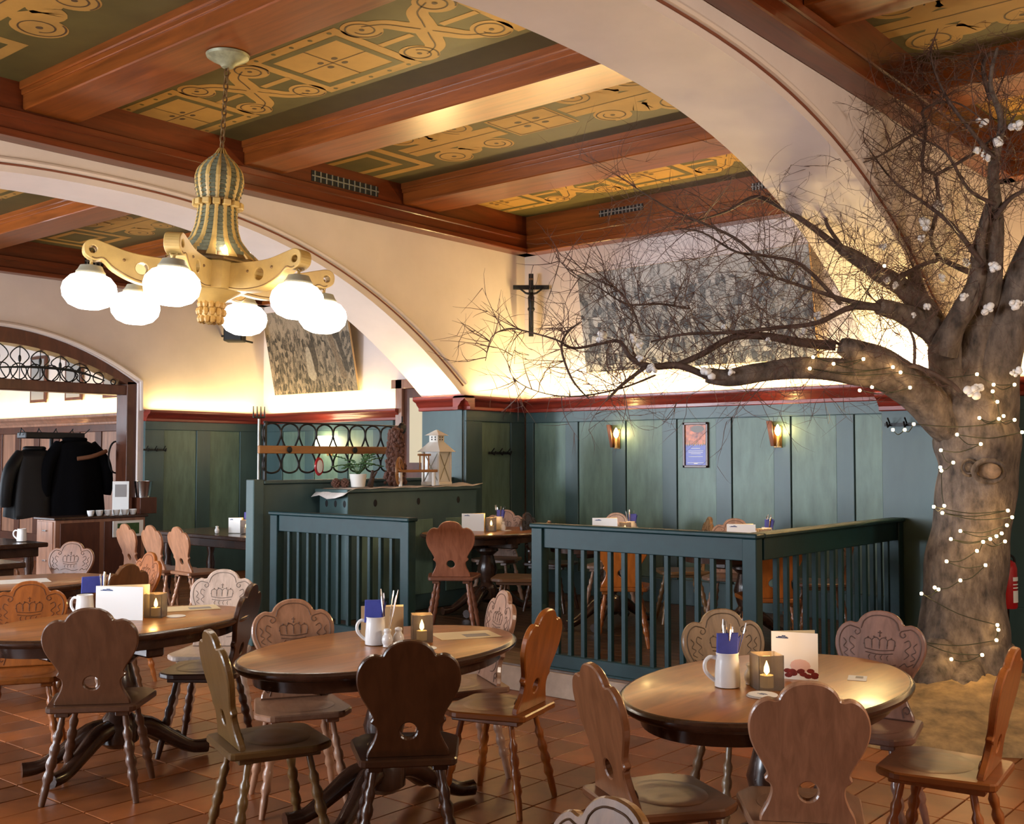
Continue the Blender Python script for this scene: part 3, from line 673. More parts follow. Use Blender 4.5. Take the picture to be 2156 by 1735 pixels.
# ================================================================ chairs
HB, WB_ = 0.47, 0.20
half = [(.80, 0), (.78, .05), (.67, .14), (.615, .215), (.63, .27), (.70, .295), (.725, .315), (.69, .34), (.70, .37), (.79, .44), (.90, .52), (.975, .60), (1.0, .68), (.975, .755), (.90, .82), (.79, .862), (.67, .880), (.565, .872), (.50, .880), (.455, .915), (.35, .96), (.19, .991), (0, 1.0)]
hp = [(p.x, p.y) for p in catmull([(a * WB_, b * HB, 0) for a, b in half], 3)]
BACK_OUT = hp + [(-a, b) for a, b in hp[::-1][1:]]
LEAN = Matrix.Translation((0, -.155, .452)) @ Matrix.Rotation(R(12), 4, 'X')
def circ(cx, cy, r, n=18, sx=1.0): return [(cx + r * sx * math.cos(2 * PI * k / n), cy + r * math.sin(2 * PI * k / n)) for k in range(n)]
def make_chair(carved=True):
    root = empty('dining_chair')
    so = [(-.185, -.215), (.185, -.215), (.225, .13), (.165, .215), (-.165, .215), (-.225, .13)]
    so2 = []
    n = len(so)
    for i in range(n):
        a, b, c = Vector(so[i - 1]), Vector(so[i]), Vector(so[(i + 1) % n])
        so2 += [tuple(b + (a - b).normalized() * .022), tuple(b + ((a - b).normalized() + (c - b).normalized()) * .006), tuple(b + (c - b).normalized() * .022)]
    mb = MB().prism(so2, 'z', .422, .452, ch=.006)
    st = build('seat', mb, M['seat'], root)
    # shallow dished hollow of the seat, a slightly sunk lens
    mb = MB(); rings = []
    for i in range(7):
        t = i / 6; rr = (.145 * (1 - t) + .002)
        rings.append((rr, .4526 - .0))
    V = []; Fs = []; nn = 28
    for i in range(7):
        t = i / 6
        for k in range(nn): V.append((.155 * (1 - t) * math.cos(2 * PI * k / nn), .03 + .135 * (1 - t) * math.sin(2 * PI * k / nn), 0.4528 + .003 * math.sin(PI * min(1, t * 2)) * (1 - t)))
    for i in range(6):
        for k in range(nn): Fs.append((i * nn + k, i * nn + (k + 1) % nn, (i + 1) * nn + (k + 1) % nn, (i + 1) * nn + k))
    mb.add(V, Fs); build('saddle', mb, M['seat'], st, smooth=60)
    mb = MB().prism(BACK_OUT, 'y', -.014, .014, holes=[circ(0, .108, .033, 18, 1.0)], ch=.005, M=LEAN)
    bk = build('backrest', mb, M['chair'], root)
    if carved:
        cv = MB(); yy = .0145
        def ln(pts, r=.0032, k=5): cv.tube([LEAN @ Vector((p.x, yy, p.y)) for p in catmull([(a, b, 0) for a, b in pts], k)], r, 5)
        h = HB
        # groove that follows the lobed outline, one curve per side, curling in at the notch
        def off(i, e):
            a_, b_ = Vector(hp[max(i - 1, 0)]), Vector(hp[min(i + 1, len(hp) - 1)]); t = (b_ - a_).normalized(); return (hp[i][0] - t.y * e, hp[i][1] + t.x * e)
        i1 = next(i for i, q in enumerate(hp) if q[1] > .44 * h); i2 = min(range(len(hp)), key=lambda i: abs(hp[i][0] - .50 * WB_) + (0 if hp[i][1] > .8 * h else 9))
        g1 = [off(i, .020) for i in range(i1, i2 - 3)]; g2 = [off(i, .022) for i in range(i2 + 2, len(hp))]
        g2[-1] = (0, hp[-1][1] - .022)
        for s in (-1, 1):
            ln([(s * a_, b_) for a_, b_ in g1] + [(s * .092, .382), (s * .088, .365), (s * .102, .356), (s * .112, .366), (s * .106, .375)], .0026, 2)
            ln([(s * .084, .385)] + [(s * a_, b_) for a_, b_ in g2], .0026, 2)
            ln([(s * .162, .335), (s * .148, .318), (s * .158, .298), (s * .140, .285), (s * .155, .268), (s * .136, .255)], .002)
            ln([(s * .108, .335), (s * .128, .345), (s * .134, .322), (s * .112, .30), (s * .128, .282), (s * .108, .262)], .002)
            ln([(s * .150, .245), (s * .125, .232), (s * .112, .245), (s * .090, .228)], .002)
            ln([(s * .120, .012), (s * .112, .045), (s * .128, .060), (s * .142, .045), (s * .132, .030), (s * .122, .038)], .0026)
            ln([(s * .045, .055), (s * .085, .062), (s * .108, .090), (s * .100, .125)], .0022)
        ln([(-.060, .282), (0, .275), (.060, .282)], .0022); ln([(-.064, .298), (0, .291), (.064, .298)], .0022)
        for u0, u1 in ((-.066, -.034), (-.034, 0), (0, .034), (.034, .066)):
            um = (u0 + u1) / 2; ln([(u0 * .96, .300), (u0 * 1.02, .335), (um, .352 - abs(um) * .15), (u1 * 1.02, .335), (u1 * .96, .300)], .0019)
        for u in (-.068, -.034, 0, .034, .068): cv.ball(LEAN @ Vector((u, yy, .318)), .0035, 6, 4); cv.ball(LEAN @ Vector((u * .75, yy, .356 - abs(u) * .12)), .0042, 6, 4)
        ln([(0, .352), (0, .380)], .0022); ln([(-.009, .371), (.009, .371)], .002)
        ln([(-.075, .235), (-.03, .226), (.03, .240), (.075, .230)], .0019); ln([(-.055, .205), (0, .198), (.055, .205)], .0019)
        for u in (-.04, -.013, .013, .04): ln([(u, .250), (u + .006, .262), (u, .272)], .0018)
        build('carving', cv, M['carve'], bk)['kind'] = 'stuff'
    prof = []
    L = .435
    for i in range(23):
        t = i / 22; r = .0135 + .0075 * math.sin(PI * min(1, t * 1.15)) ; w = .0046 * math.cos(t * 2 * PI * 7) if .16 < t < .84 else 0
        prof.append((r + w, t * L))
    leg_me = MB().lathe(prof, 10).mesh('leg', M['chair'], 60)
    for sx in (-1, 1):
        for sy in (-1, 1):
            top = Vector((sx * .125, sy * .12 - .0, .43)); bot = Vector((sx * .195, sy * .20, 0.0)); d = top - bot
            o = link('leg', leg_me, root, bot, d.to_track_quat('Z', 'Y').to_euler()); o.scale = (1, 1, d.length / L)
    bt = MB().bbox(-.03, -.17, .395, .03, .17, .424, .004).mesh('seat_batten', M['chair'])
    for sx in (-1, 1): link('seat_batten', bt, root, (sx * .125, 0, 0))
    return root
chair_c = make_chair(True); chair_p = chair_c
DARK, BROWN, ORANGE, PALE, HONEY, RED, MID, PINK = (.055, .020, .008), (.215, .085, .036), (.34, .098, .016), (.46, .26, .17), (.36, .19, .075), (.36, .115, .028), (.15, .065, .026), (.42, .22, .13)
used = [False]
def chair(x, y, fx, fy, colr, label, z=0.0, group='carved wooden tavern chairs', sx=1.0):
    """x, y: seat centre; (fx, fy): direction the sitter would look"""
    if not used[0]:
        o = chair_c; used[0] = True
        def paint(q):
            if q.type == 'MESH': q.color = (*tone(q.name, colr), 1)
            for c in q.children: paint(c)
        paint(o)
    else: o = copy_tree(chair_c, None, colr)
    o.location = (x, y, z); o.rotation_euler = (0, 0, math.atan2(fy, fx) - PI / 2); o.scale = (sx, 1, 1)
    tag(o, label, 'chair', group)
    return o
def back_at(x, y, fx, fy):      # seat centre from the position of the backrest foot
    n = math.hypot(fx, fy); return x + .155 * fx / n, y + .155 * fy / n

# right-hand table
chair(*back_at(-1.54, 3.29, -.52, .85), -.52, .85, PINK, 'light brown chair seen from behind at the front of the right table', sx=.93)
chair(-2.055, 3.235, .51, .86, BROWN, 'brown chair in side view at the left end of the right table')
chair(-1.43, 4.24, -.99, -.10, RED, 'reddish brown chair at the right edge, turned to the right table')
chair(*back_at(-2.44, 4.43, .80, -.60), .80, -.60, (.27, .17, .09), 'olive brown carved chair behind the mug on the right table')
chair(*back_at(-1.91, 4.80, .12, -1), .12, -1, (.24, .12, .085), 'pale carved chair at the right table, nearest the tree trunk')
# middle table
chair(*back_at(-3.06, 3.02, -.74, .67), -.74, .67, DARK, 'very dark chair seen from behind in front of the middle table')
chair(-3.70, 2.85, .345, .94, (.15, .083, .027), 'yellow brown chair in side view at left of the middle table')
chair(-3.37, 3.92, -.97, -.25, ORANGE, 'orange brown chair at the right side of the middle table')
chair(*back_at(-4.22, 3.40, .86, -.50), .86, -.50, PINK, 'pinkish carved chair behind the left half of the middle table')
chair(*back_at(-3.77, 4.30, -.5, -.86), -.5, -.86, (.36, .195, .125), 'pale carved chair at the far end of the middle table')
# left table
chair(*back_at(-4.83, 2.70, -.74, .67), -.74, .67, (.11, .046, .022), 'brown chair seen from behind at the front of the left table', sx=1.08)
chair(-5.20, 3.58, -.80, -.60, DARK, 'dark chair edge on between the left and middle tables')
chair(*back_at(-5.72, 4.02, .62, -.78), .62, -.78, (.60, .46, .38), 'pale carved chair in daylight at the far end of the left table')
chair(*back_at(-5.98, 2.95, .85, -.52), .85, -.52, ORANGE, 'orange carved chair behind the left table at the image edge')
chair(-5.35, 2.20, .1, 1, MID, 'brown chair half cut off at the left image edge')
chair(*back_at(-1.30, 1.77, -.26, -.96), -.26, -.96, HONEY, 'honey coloured carved chair top peeking in at the bottom edge')
# further tables of the main hall
chair(-7.28, 4.25, -.1, -1, ORANGE, 'orange brown chair behind the blue napkins on the second left table')
chair(-8.55, 4.45, .55, -.84, BROWN, 'brown carved chair in the far hall left of the three pale chairs')
chair(-8.2, 3.62, .95, .3, DARK, 'dark chair back at the left image edge behind the second left table')
chair(-6.80, 3.84, -.92, -.25, MID, 'brown chair partly hidden by the menu board on the left table')
# far room
for i, lb in enumerate(('leftmost of the three pale chairs at the far dark table', 'middle one of the three pale chairs at the far dark table', 'rightmost of the three pale chairs at the far dark table')):
    chair(-10.62 + .44 * i, 6.52 + .03 * i, .05, 1, (.50, .24, .13), lb, group='pale chairs at the far dark table')
chair(-12.3, 5.75, .6, .8, BROWN, 'small brown chair beside the drawer cabinet in the far room')
# platform
PG = 'chairs on the raised platform'
chair(-6.28, 6.72, -.60, .80, (.33, .125, .07), 'strongly grained red brown chair in the fence gap', PZ, PG)
chair(*back_at(-7.06, 8.27, .35, -.94), .35, -.94, PALE, 'pale carved chair beneath the pier on the platform', PZ, PG)
chair(-5.78, 6.98, -.80, -.50, MID, 'dark brown chair edge on at right of the fence gap', PZ, PG)
chair(-6.36, 8.15, .95, .3, DARK, 'dark chair edge on beside the first white menu behind the fence', PZ, PG)
chair(*back_at(-5.85, 8.46, .35, -.94), .35, -.94, PALE, 'pale carved chair behind the first white menu on the platform', PZ, PG)
chair(-4.78, 7.02, -.55, .83, ORANGE, 'orange chair seen through the front fence balusters', PZ, PG)
chair(-5.04, 8.32, -.75, -.65, HONEY, 'honey brown chair between the two menus behind the fence', PZ, PG)
chair(*back_at(-4.52, 8.30, .35, -.94), .35, -.94, PALE, 'pale carved chair behind the second white menu on the platform', PZ, PG)
chair(-3.62, 7.15, -.60, .80, ORANGE, 'orange chair seen through the right fence section', PZ, PG)
chair(-3.72, 8.25, -.85, -.5, BROWN, 'brown chair edge on close to the right end of the fence', PZ, PG)

# ================================================================ tables
def make_table(p=.74, q=.475):
    root = empty('oval_table')
    def ring(s, dz): return [((q + s) * math.cos(2 * PI * k / 64), (p + s) * math.sin(2 * PI * k / 64), dz) for k in range(64)]
    prof = [(-.05, .712), (-.012, .712), (-.002, .720), (.004, .730), (.004, .738), (-.004, .747), (-.016, .75)]
    V = []; Fs = []
    for (s, z) in prof: V += ring(s, z)
    m = len(prof)
    for i in range(m - 1):
        for k in range(64): Fs.append((i * 64 + k, i * 64 + (k + 1) % 64, (i + 1) * 64 + (k + 1) % 64, (i + 1) * 64 + k))
    mb = MB().add(V, Fs, 1); top = len(mb.v)
    mb.add(ring(-.016, .75), [tuple(range(64))], 0); mb.add(ring(-.05, .712), [tuple(range(64))[::-1]], 1)
    build('tabletop', mb, [M['tabletop'], M['tabledark']], root, smooth=35)
    V = []; Fs = []
    for (s, z) in ((-.070, .714), (-.078, .655), (-.10, .655), (-.10, .714)): V += ring(s, z)
    for i in range(3):
        for k in range(64): Fs.append((i * 64 + k, i * 64 + (k + 1) % 64, (i + 1) * 64 + (k + 1) % 64, (i + 1) * 64 + k))
    build('apron', MB().add(V, Fs), M['tabledark'], root, smooth=35)
    build('bearer', MB().bbox(-.06, -.42, .60, .06, .42, .71, .01).bbox(-.34, -.05, .60, .34, .05, .71, .01), M['tabledark'], root)
    build('column', MB().lathe([(.10, .60), (.105, .57), (.06, .53), (.075, .47), (.095, .40), (.075, .32), (.06, .28), (.085, .25), (.10, .21), (.10, .13), (.06, .10), (.02, .09)], 20), M['tabledark'], root, smooth=50)
    for k in range(4):
        w = R(62) if k % 2 == 0 else R(118); w += PI * (k // 2)
        d = Vector((math.cos(w) * .62, math.sin(w), 0))
        pts = [d * .05 + Vector((0, 0, .20)), d * .16 + Vector((0, 0, .19)), d * .28 + Vector((0, 0, .12)), d * .40 + Vector((0, 0, .055)), d * .50 + Vector((0, 0, .045))]
        build('foot', MB().tube(catmull(pts, 4), lerp_list([.055, .05, .040, .034, .038], 4), 8), M['tabledark'], root, smooth=50)
    return root
T0 = make_table(); t_used = [False]
def table(x, y, label, z=0, rz=0, sc=1.0):
    if not t_used[0]: o = T0; t_used[0] = True
    else: o = copy_tree(T0)
    o.location = (x, y, z); o.rotation_euler = (0, 0, rz); o.scale = (sc, sc, 1)
    tag(o, label, 'table', 'oval wooden tavern tables'); return o
table(-1.94, 3.84, 'oval wooden table at right with mug, lit candle and menu')
table(-3.66, 3.46, 'oval wooden table in the middle with mug and salt shakers')
table(-5.28, 3.10, 'oval wooden table at left with white menu board')
table(-7.5, 3.55, 'oval wooden table second from the left edge with blue napkins')
table(-6.72, 7.65, 'oval table on the platform nearest the pier', PZ)
table(-5.38, 7.72, 'oval table on the platform behind the front fence', PZ)
table(-4.08, 7.68, 'oval table on the platform behind the fence corner', PZ)
# long dark tables of the far room
def long_table(x, y, lx, ly, label, h=.76):
    root = empty('long_table', (x, y, 0))
    build('tabletop', MB().bbox(-lx / 2, -ly / 2, h - .045, lx / 2, ly / 2, h, .008), M['tabledark'], root)
    build('apron', MB().bbox(-lx / 2 + .08, -ly / 2 + .06, h - .14, lx / 2 - .08, ly / 2 - .06, h - .045, .006), M['tabledark'], root)
    for sx in (-1, 1):
        for sy in (-1, 1):
            build('leg', MB().lathe([(.03, 0), (.045, .03), (.03, .08), (.045, .2), (.055, .35), (.035, .45), (.05, .52), (.045, .62)], 12, (sx * (lx / 2 - .15), sy * (ly / 2 - .13), 0)), M['tabledark'], root, smooth=50)
    build('stretcher', MB().bbox(-lx / 2 + .15, -.03, .14, lx / 2 - .15, .03, .19, .006), M['tabledark'], root)
    tag(root, label, 'table'); return root
long_table(-10.55, 7.55, 1.9, .85, 'long dark table against the far green panelling')
long_table(-11.3, 5.05, 1.3, .8, 'dark table at left edge in front of the doorway')
long_table(-9.35, 3.92, 1.2, .75, 'light topped table behind the second left table')

# ================================================================ fences of the platform
def fence(p0, p1, n, label, post0=True, post1=True, zt=1.155):
    root = empty('baluster_fence', (p0[0], p0[1], PZ)); d = Vector((p1[0] - p0[0], p1[1] - p0[1], 0)); L = d.length
    root.rotation_euler = (0, 0, math.atan2(d.y, d.x)); H = zt - PZ
    build('cap_rail', MB().bbox(-.05, -.055, H - .03, L + .05, .055, H, .008), M['fence'], root)
    build('top_rail', MB().bbox(0, -.022, H - .165, L, .022, H - .03, .004), M['fence'], root)
    build('bottom_rail', MB().bbox(0, -.03, -.015, L, .03, .10, .005).bbox(-.02, -.045, -.03, L + .02, .045, .015, .004), M['fence'], root)
    if post0: build('post', MB().bbox(-.04, -.04, -.02, .055, .04, H - .03, .005), M['fence'], root)
    if post1: build('post', MB().bbox(L - .055, -.04, -.02, L + .04, .04, H - .03, .005), M['fence'], root)
    bme = MB().bbox(-.016, -.016, .09, .016, .016, H - .16, .003).mesh('baluster', M['fence'])
    for i in range(n): link('baluster', bme, root, (.055 + (L - .11) * (i + 1) / (n + 1), 0, 0))
    tag(root, label, 'fence', 'green fences around the platform'); return root
fence((-4.73, PY + .06), (PXR - .04, PY + .06), 13, 'dark green baluster fence along the platform front')
fence((PXR - .04, PY + .16), (PXR - .04, PIER - .09), 14, 'dark green baluster fence running to the tree side', False)
fence((-7.52, PY - .02), (-5.93, PY - .02), 11, 'dark green baluster fence left of the platform entrance')

# ================================================================ partition with iron grille, pitchfork
pa = empty('wooden_partition', (XA - .17, PY, 0))
build('post', MB().bbox(-.055, -.10, 0, .055, .01, 1.42, .006), M['green'], pa)
build('screen_board', MB().bbox(-.035, .01, 0, .035, PIER - PY, 1.38, .006), M['green'], pa)
build('cap', MB().bbox(-.06, .01, 1.38, .06, PIER - PY, 1.41, .006), M['green'], pa)
tag(pa, 'green wooden partition below the iron grille', 'partition')
gr = empty('iron_grille', (XA - .17, PY, 0)); mb = MB()
def gl(pts, r=.009, k=5): mb.tube([(0, p.x, p.y) for p in catmull([(a, b, 0) for a, b in pts], k)], r, 5)
zb, zt = 1.47, 1.92
mb.tube([(0, .04, zt), (0, 1.72, zt)], .008, 5)
for i in range(8):
    y = .13 + .20 * i
    gl([(y - .05, 1.70), (y - .095, 1.80), (y - .08, 1.88), (y, zt - .005), (y + .08, 1.88), (y + .095, 1.80), (y + .05, 1.70)])
    gl([(y - .05, 1.66), (y - .095, 1.57), (y - .08, 1.50), (y, zb + .005), (y + .08, 1.50), (y + .095, 1.57), (y + .05, 1.66)])
build('scrollwork', mb, M['iron'], gr)
build('crossboard', MB().bbox(.02, -.04, 1.645, .05, 1.55, 1.715, .005), M['rawwood'], gr)
for y in (.28, 1.05): build('bracket', MB().ball((.06, y, 1.68), .03, 8, 6, sc=(.4, 1, 1)), M['iron'], gr)
for y in (.06, 1.70): build('upright', MB().box(-.01, y - .01, 1.40, .01, y + .01, 1.93), M['iron'], gr)
build('iron_rosette', MB().ball((0, 1.72, 1.90), .055, 10, 6, sc=(.4, 1, 1.1)).tube([(0, 1.72, 1.95), (0, 1.72, 2.02)], .008, 5), M['iron'], gr)
tag(gr, 'black wrought iron grille with orange wooden crossboard', 'grille')
fk = empty('pitchfork', (XA - .25, PY + .05, 1.42))
build('handle', MB().tube([(0, 0, -1.38), (0, 0, .53)], .011, 8), M['vent'], fk)
mb = MB(); mb.tube([(0, -.06, .545), (0, .06, .545)], .008, 6)
for y in (-.06, -.02, .02, .06): mb.tube([(0, y, .545), (0, y, .64)], [.007, .004], 6)
build('tines', mb, M['iron'], fk)
tag(fk, 'hay fork with grey handle standing at the partition post', 'pitchfork')
md = MB().lathe([(.001, 0), (.075, .002), (.085, .012), (.08, .022), (.05, .024)], 24, M=Matrix.Translation((XA - .13, PY + .62, 1.53)) @ Matrix.Rotation(R(90), 4, 'Y') @ Matrix.Scale(.6, 4, (0, 1, 0)))
mdo = empty('heart_plaque'); build('rim', md, M['red'], mdo, smooth=40)
build('face', MB().lathe([(.001, .024), (.055, .0245), (.06, .026), (.001, .029)], 24, M=Matrix.Translation((XA - .13, PY + .62, 1.53)) @ Matrix.Rotation(R(90), 4, 'Y') @ Matrix.Scale(.6, 4, (0, 1, 0))), M['paper'], mdo)
tag(mdo, 'small oval red and white plaque hanging in the iron grille', 'plaque')

# sideboard with heart holes on the platform
sb = empty('sideboard', (0, 0, 0)); X0, X1, Y0, Y1, ZT = -7.68, -7.30, 6.45, 8.15, 1.33
build('body', MB().bbox(X0, Y0, PZ, X1, Y1, ZT - .03, .006), M['green'], sb)
build('top', MB().bbox(X0 - .03, Y0 - .03, ZT - .03, X1 + .03, Y1 + .03, ZT, .006), M['green'], sb)
for i in range(3):
    build('heart_cutout_shade', MB().ball((X0 + .10 + .12 * i, Y0 - .001, ZT - .13), .026, 10, 6, sc=(.75, .12, 1.2)), M['black'], sb)  # dark blob paints the shade inside a heart hole, here and on the doors
for i in range(3):
    build('door_panel', MB().bbox(X1, Y0 + .15 + .55 * i, PZ + .15, X1 + .008, Y0 + .52 + .55 * i, ZT - .30, .003), M['green_panel'], sb)
    build('heart_cutout_shade', MB().ball((X1 + .001, Y0 + .33 + .55 * i, ZT - .13), .03, 10, 6, sc=(.12, .75, 1.1)), M['black'], sb)
tag(sb, 'green painted sideboard with heart cut-outs and white lantern on top', 'sideboard')
mb = MB(); V = []; Fs = []
for i in range(25):
    for j in range(5):
        y = Y0 - .08 + (Y1 - Y0 + .14) * i / 24; x = X0 - .02 + (X1 - X0 + .05) * j / 4
        z = ZT + .006 + .004 * math.sin(i * 1.7 + j)
        if i == 0: z = ZT - .07 + .02 * math.sin(j * 2)
        if i == 1: z = ZT - .01
        if i > 22: z = ZT + .02 + .015 * math.sin(j * 2 + i)
        V.append((x, y, z))
for i in range(24):
    for j in range(4): Fs.append((i * 5 + j, i * 5 + j + 1, i * 5 + j + 6, i * 5 + j + 5))
cl = build('lace_runner', mb.add(V, Fs), M['lace'], smooth=60); s = cl.modifiers.new('t', 'SOLIDIFY'); s.thickness = .004
tag(cl, 'white lace runner draped along the green sideboard', 'cloth')
# lantern
ln = empty('lantern', (-7.44, 7.72, ZT + .012), R(8))
build('base', MB().bbox(-.11, -.11, 0, .11, .11, .035, .006), M['mirrorwhite'], ln)
for sx in (-1, 1):
    for sy in (-1, 1): build('corner_post', MB().bbox(sx * .095 - .011, sy * .095 - .011, .03, sx * .095 + .011, sy * .095 + .011, .33, .003), M['mirrorwhite'], ln)
for k in range(4):
    Mr = Matrix.Rotation(k * PI / 2, 4, 'Z')
    pn = build('pane', MB().box(-.085, -.092, .035, .085, -.088, .325, M=Mr), M['pane'], ln)
    cb = MB()
    for s in (-1, 1): cb.tube([Mr @ Vector((-s * .083, -.096, .04)), Mr @ Vector((s * .083, -.096, .32))], .004, 5)
    build('cross_bars', cb, M['cap'], pn)
def pyr(mb, r0, r1, z0, z1):
    return mb.add([(-r0, -r0, z0), (r0, -r0, z0), (r0, r0, z0), (-r0, r0, z0), (-r1, -r1, z1), (r1, -r1, z1), (r1, r1, z1), (-r1, r1, z1)], [(0, 3, 2, 1), (4, 5, 6, 7), (0, 1, 5, 4), (1, 2, 6, 5), (2, 3, 7, 6), (3, 0, 4, 7)])
build('roof', pyr(pyr(MB(), .135, .13, .325, .335), .125, .055, .335, .42), M['mirrorwhite'], ln)
build('vent_house', pyr(MB(), .052, .052, .42, .485), M['mirrorwhite'], ln)
build('top_roof', pyr(MB(), .085, .008, .485, .54), M['mirrorwhite'], ln)
for u in (-.02, .02):
    for z in (.445, .468):
        build('vent_hole_shade', MB().ball((u, -.053, z), .008, 6, 4, sc=(1, .2, 1)), M['black'], ln); build('vent_hole_shade', MB().ball((.053, u, z), .008, 6, 4, sc=(.2, 1, 1)), M['black'], ln)  # black dots paint the shade of the open holes
tag(ln, 'white metal lantern with crossed side panes on the sideboard', 'lantern')
# pine cone column, spinning wheel, pot plant, pine cones
pc = MB(); random.seed(3)
for i in range(230):
    t = random.random(); z = .02 + .52 * t; r = (.10 - .045 * t) * random.uniform(.85, 1.05); w = random.uniform(0, 2 * PI)
    pc.ball((r * math.cos(w), r * math.sin(w), z), random.uniform(.016, .026), 6, 4)
pc.lathe([(.06, 0), (.09, .05), (.05, .54), (.01, .57)], 12)
o = build('cone_column', pc, M['cone'], loc=(-7.54, 7.26, ZT + .012)); tag(o, 'tall cone of reddish brown pine cones on the sideboard', 'decoration')
sw = empty('spinning_wheel', (-7.40, 7.18, ZT + .012), R(-10))
wh = MB().tube([(0, .125 * math.cos(2 * PI * k / 28), .14 + .125 * math.sin(2 * PI * k / 28)) for k in range(28)], .013, 8, closed=True)
for k in range(8): wh.tube([(0, .02 * math.cos(k * PI / 4), .14 + .02 * math.sin(k * PI / 4)), (0, .12 * math.cos(k * PI / 4), .14 + .12 * math.sin(k * PI / 4))], .006, 6)
wh.ball((0, 0, .14), .03, 10, 6); build('wheel', wh, M['rawwood'], sw, rot=(0, 0, R(42)), smooth=40)
build('bench', MB().bbox(.03, -.05, .13, .06, .40, .155, .004), M['rawwood'], sw)
for y in (-.02, .36): build('leg', MB().tube([(.045, y, 0), (.045, y, .13)], .018, 8), M['pot'], sw)
fr = MB()
for y in (.20, .25, .30): fr.tube([(.045, y, .155), (.045, y, .29)], .007, 6)
fr.bbox(.03, .18, .285, .06, .32, .305, .003); build('distaff_frame', fr, M['rawwood'], sw)
tag(sw, 'small wooden spinning wheel beside the pine cone column', 'spinning wheel')
pp = empty('potted_plant', (-7.42, 6.68, ZT + .012))
build('pot', MB().lathe([(.05, 0), (.062, .005), (.075, .10), (.078, .12), (.070, .12), (.065, .105), (.01, .10)], 20), M['pot'], pp, smooth=40)
random.seed(5)
for i in range(14):
    w = random.uniform(0, 2 * PI); l = random.uniform(.12, .24); up = random.uniform(.06, .2)
    p0 = Vector((0, 0, .11)); p2 = Vector((math.cos(w) * l, math.sin(w) * l, .11 + up)); p1 = (p0 + p2) / 2 + Vector((0, 0, .05))
    lf = MB().tube(catmull([p0, p1, p2], 4), [.003] * 9, 5)
    for q in catmull([p0, p1, p2], 4)[3:]:
        for s in (-1, 1): lf.ball((q.x + s * .012, q.y, q.z), .014, 6, 4, sc=(1.3, .7, .4))
    build('frond', lf, M['leaf'], pp)
tag(pp, 'green plant in a white pot at the sideboard end', 'plant')
bb = build('bark_piece', MB().tube([(0, 0, 0), (.02, .01, .08), (.0, .03, .15)], [.03, .022, .012], 8).tube([(.02, .01, .08), (.05, .04, .14)], [.016, .008], 6), M['branch'], loc=(-7.46, 6.86, ZT + .012)); tag(bb, 'forked piece of root wood behind the white plant pot', 'wood piece')
for i, (dx, dy) in enumerate(((0, 0), (.05, .06))):
    k = MB()
    for j in range(40):
        t = j / 40; w = j * 2.4; k.ball((.035 * math.sin(PI * (t * .8 + .15)) * math.cos(w), .035 * math.sin(PI * (t * .8 + .15)) * math.sin(w), .005 + .07 * t), .012, 5, 4)
    o = build('pine_cone', k, M['cone'], loc=(-7.56 + dx, 6.54 + dy, ZT + .012)); tag(o, 'dark pine cone lying left of the white plant pot', 'pine cone', 'pine cones by the plant pot')
# ================================================================ chandelier
VR = Vector((math.cos(YAW), math.sin(YAW), 0)); VF = Vector((-math.sin(YAW), math.cos(YAW), 0))
CHX, CHY = -5.506, 3.885
ch = empty('chandelier', (CHX, CHY, 4.045))
tilt = Matrix.Rotation(R(3.0), 4, VF)
def CP(lat, dep, z): return tilt @ Vector((VR.x * lat + VF.x * dep, VR.y * lat + VF.y * dep, z - 4.045))
TW = tilt @ Matrix.Translation((0, 0, -4.045))
def cb(name, mb, mat, parent=None, smooth=None):
    mb.v = [tuple(TW @ Vector(p)) for p in mb.v]; return build(name, mb, mat, parent or ch, smooth=smooth)
build('ceiling_rose', MB().lathe([(.01, -.085), (.035, -.08), (.05, -.06), (.10, -.035), (.125, -.02), (.13, -.005), (.12, 0.0)], 28), M['rose'], ch, smooth=40)
chn = MB()
z = 3.97; i = 0
while z > 3.42:
    a = i % 2
    chn.tube([(math.cos(2 * PI * k / 10) * .014 * (1 - a), math.cos(2 * PI * k / 10) * .014 * a, z + math.sin(2 * PI * k / 10) * .026) for k in range(10)], .0055, 5, closed=True)
    z -= .04; i += 1
cb('chain', chn, M['bronze'])
def dome_r(z):
    pts = [(3.47, .012), (3.43, .035), (3.38, .09), (3.33, .13), (3.28, .142), (3.22, .135), (3.16, .118), (3.12, .112), (3.05, .115), (2.98, .125), (2.91, .150), (2.85, .20), (2.80, .262), (2.78, .28)]
    for (a, ra), (b, rb) in zip(pts, pts[1:]):
        if a >= z >= b: return ra + (rb - ra) * (a - z) / (a - b)
    return pts[-1][1]
zs = [3.47 - .69 * i / 46 for i in range(47)]
core = MB().lathe([(dome_r(q) - .006, q) for q in zs][::-1], 24); cb('dome_core', core, M['bronze'], smooth=50)
NS = 14
for k in range(NS):
    w = 2 * PI * (k + .5) / NS; mb = MB(); V = []; Fs = []
    for q in zs:
        r = dome_r(q); dw = 2 * PI / NS * .26
        for (rr, ww) in ((r - .01, -dw), (r + .004, -dw * .8), (r + .006, 0), (r + .004, dw * .8), (r - .01, dw)):
            V.append((rr * math.cos(w + ww), rr * math.sin(w + ww), q))
    for i in range(len(zs) - 1):
        for j in range(4): Fs.append((i * 5 + j, i * 5 + j + 1, i * 5 + j + 6, i * 5 + j + 5))
    cb('dome_rib', mb.add(V, Fs), M['gold'])
sc_ = MB()
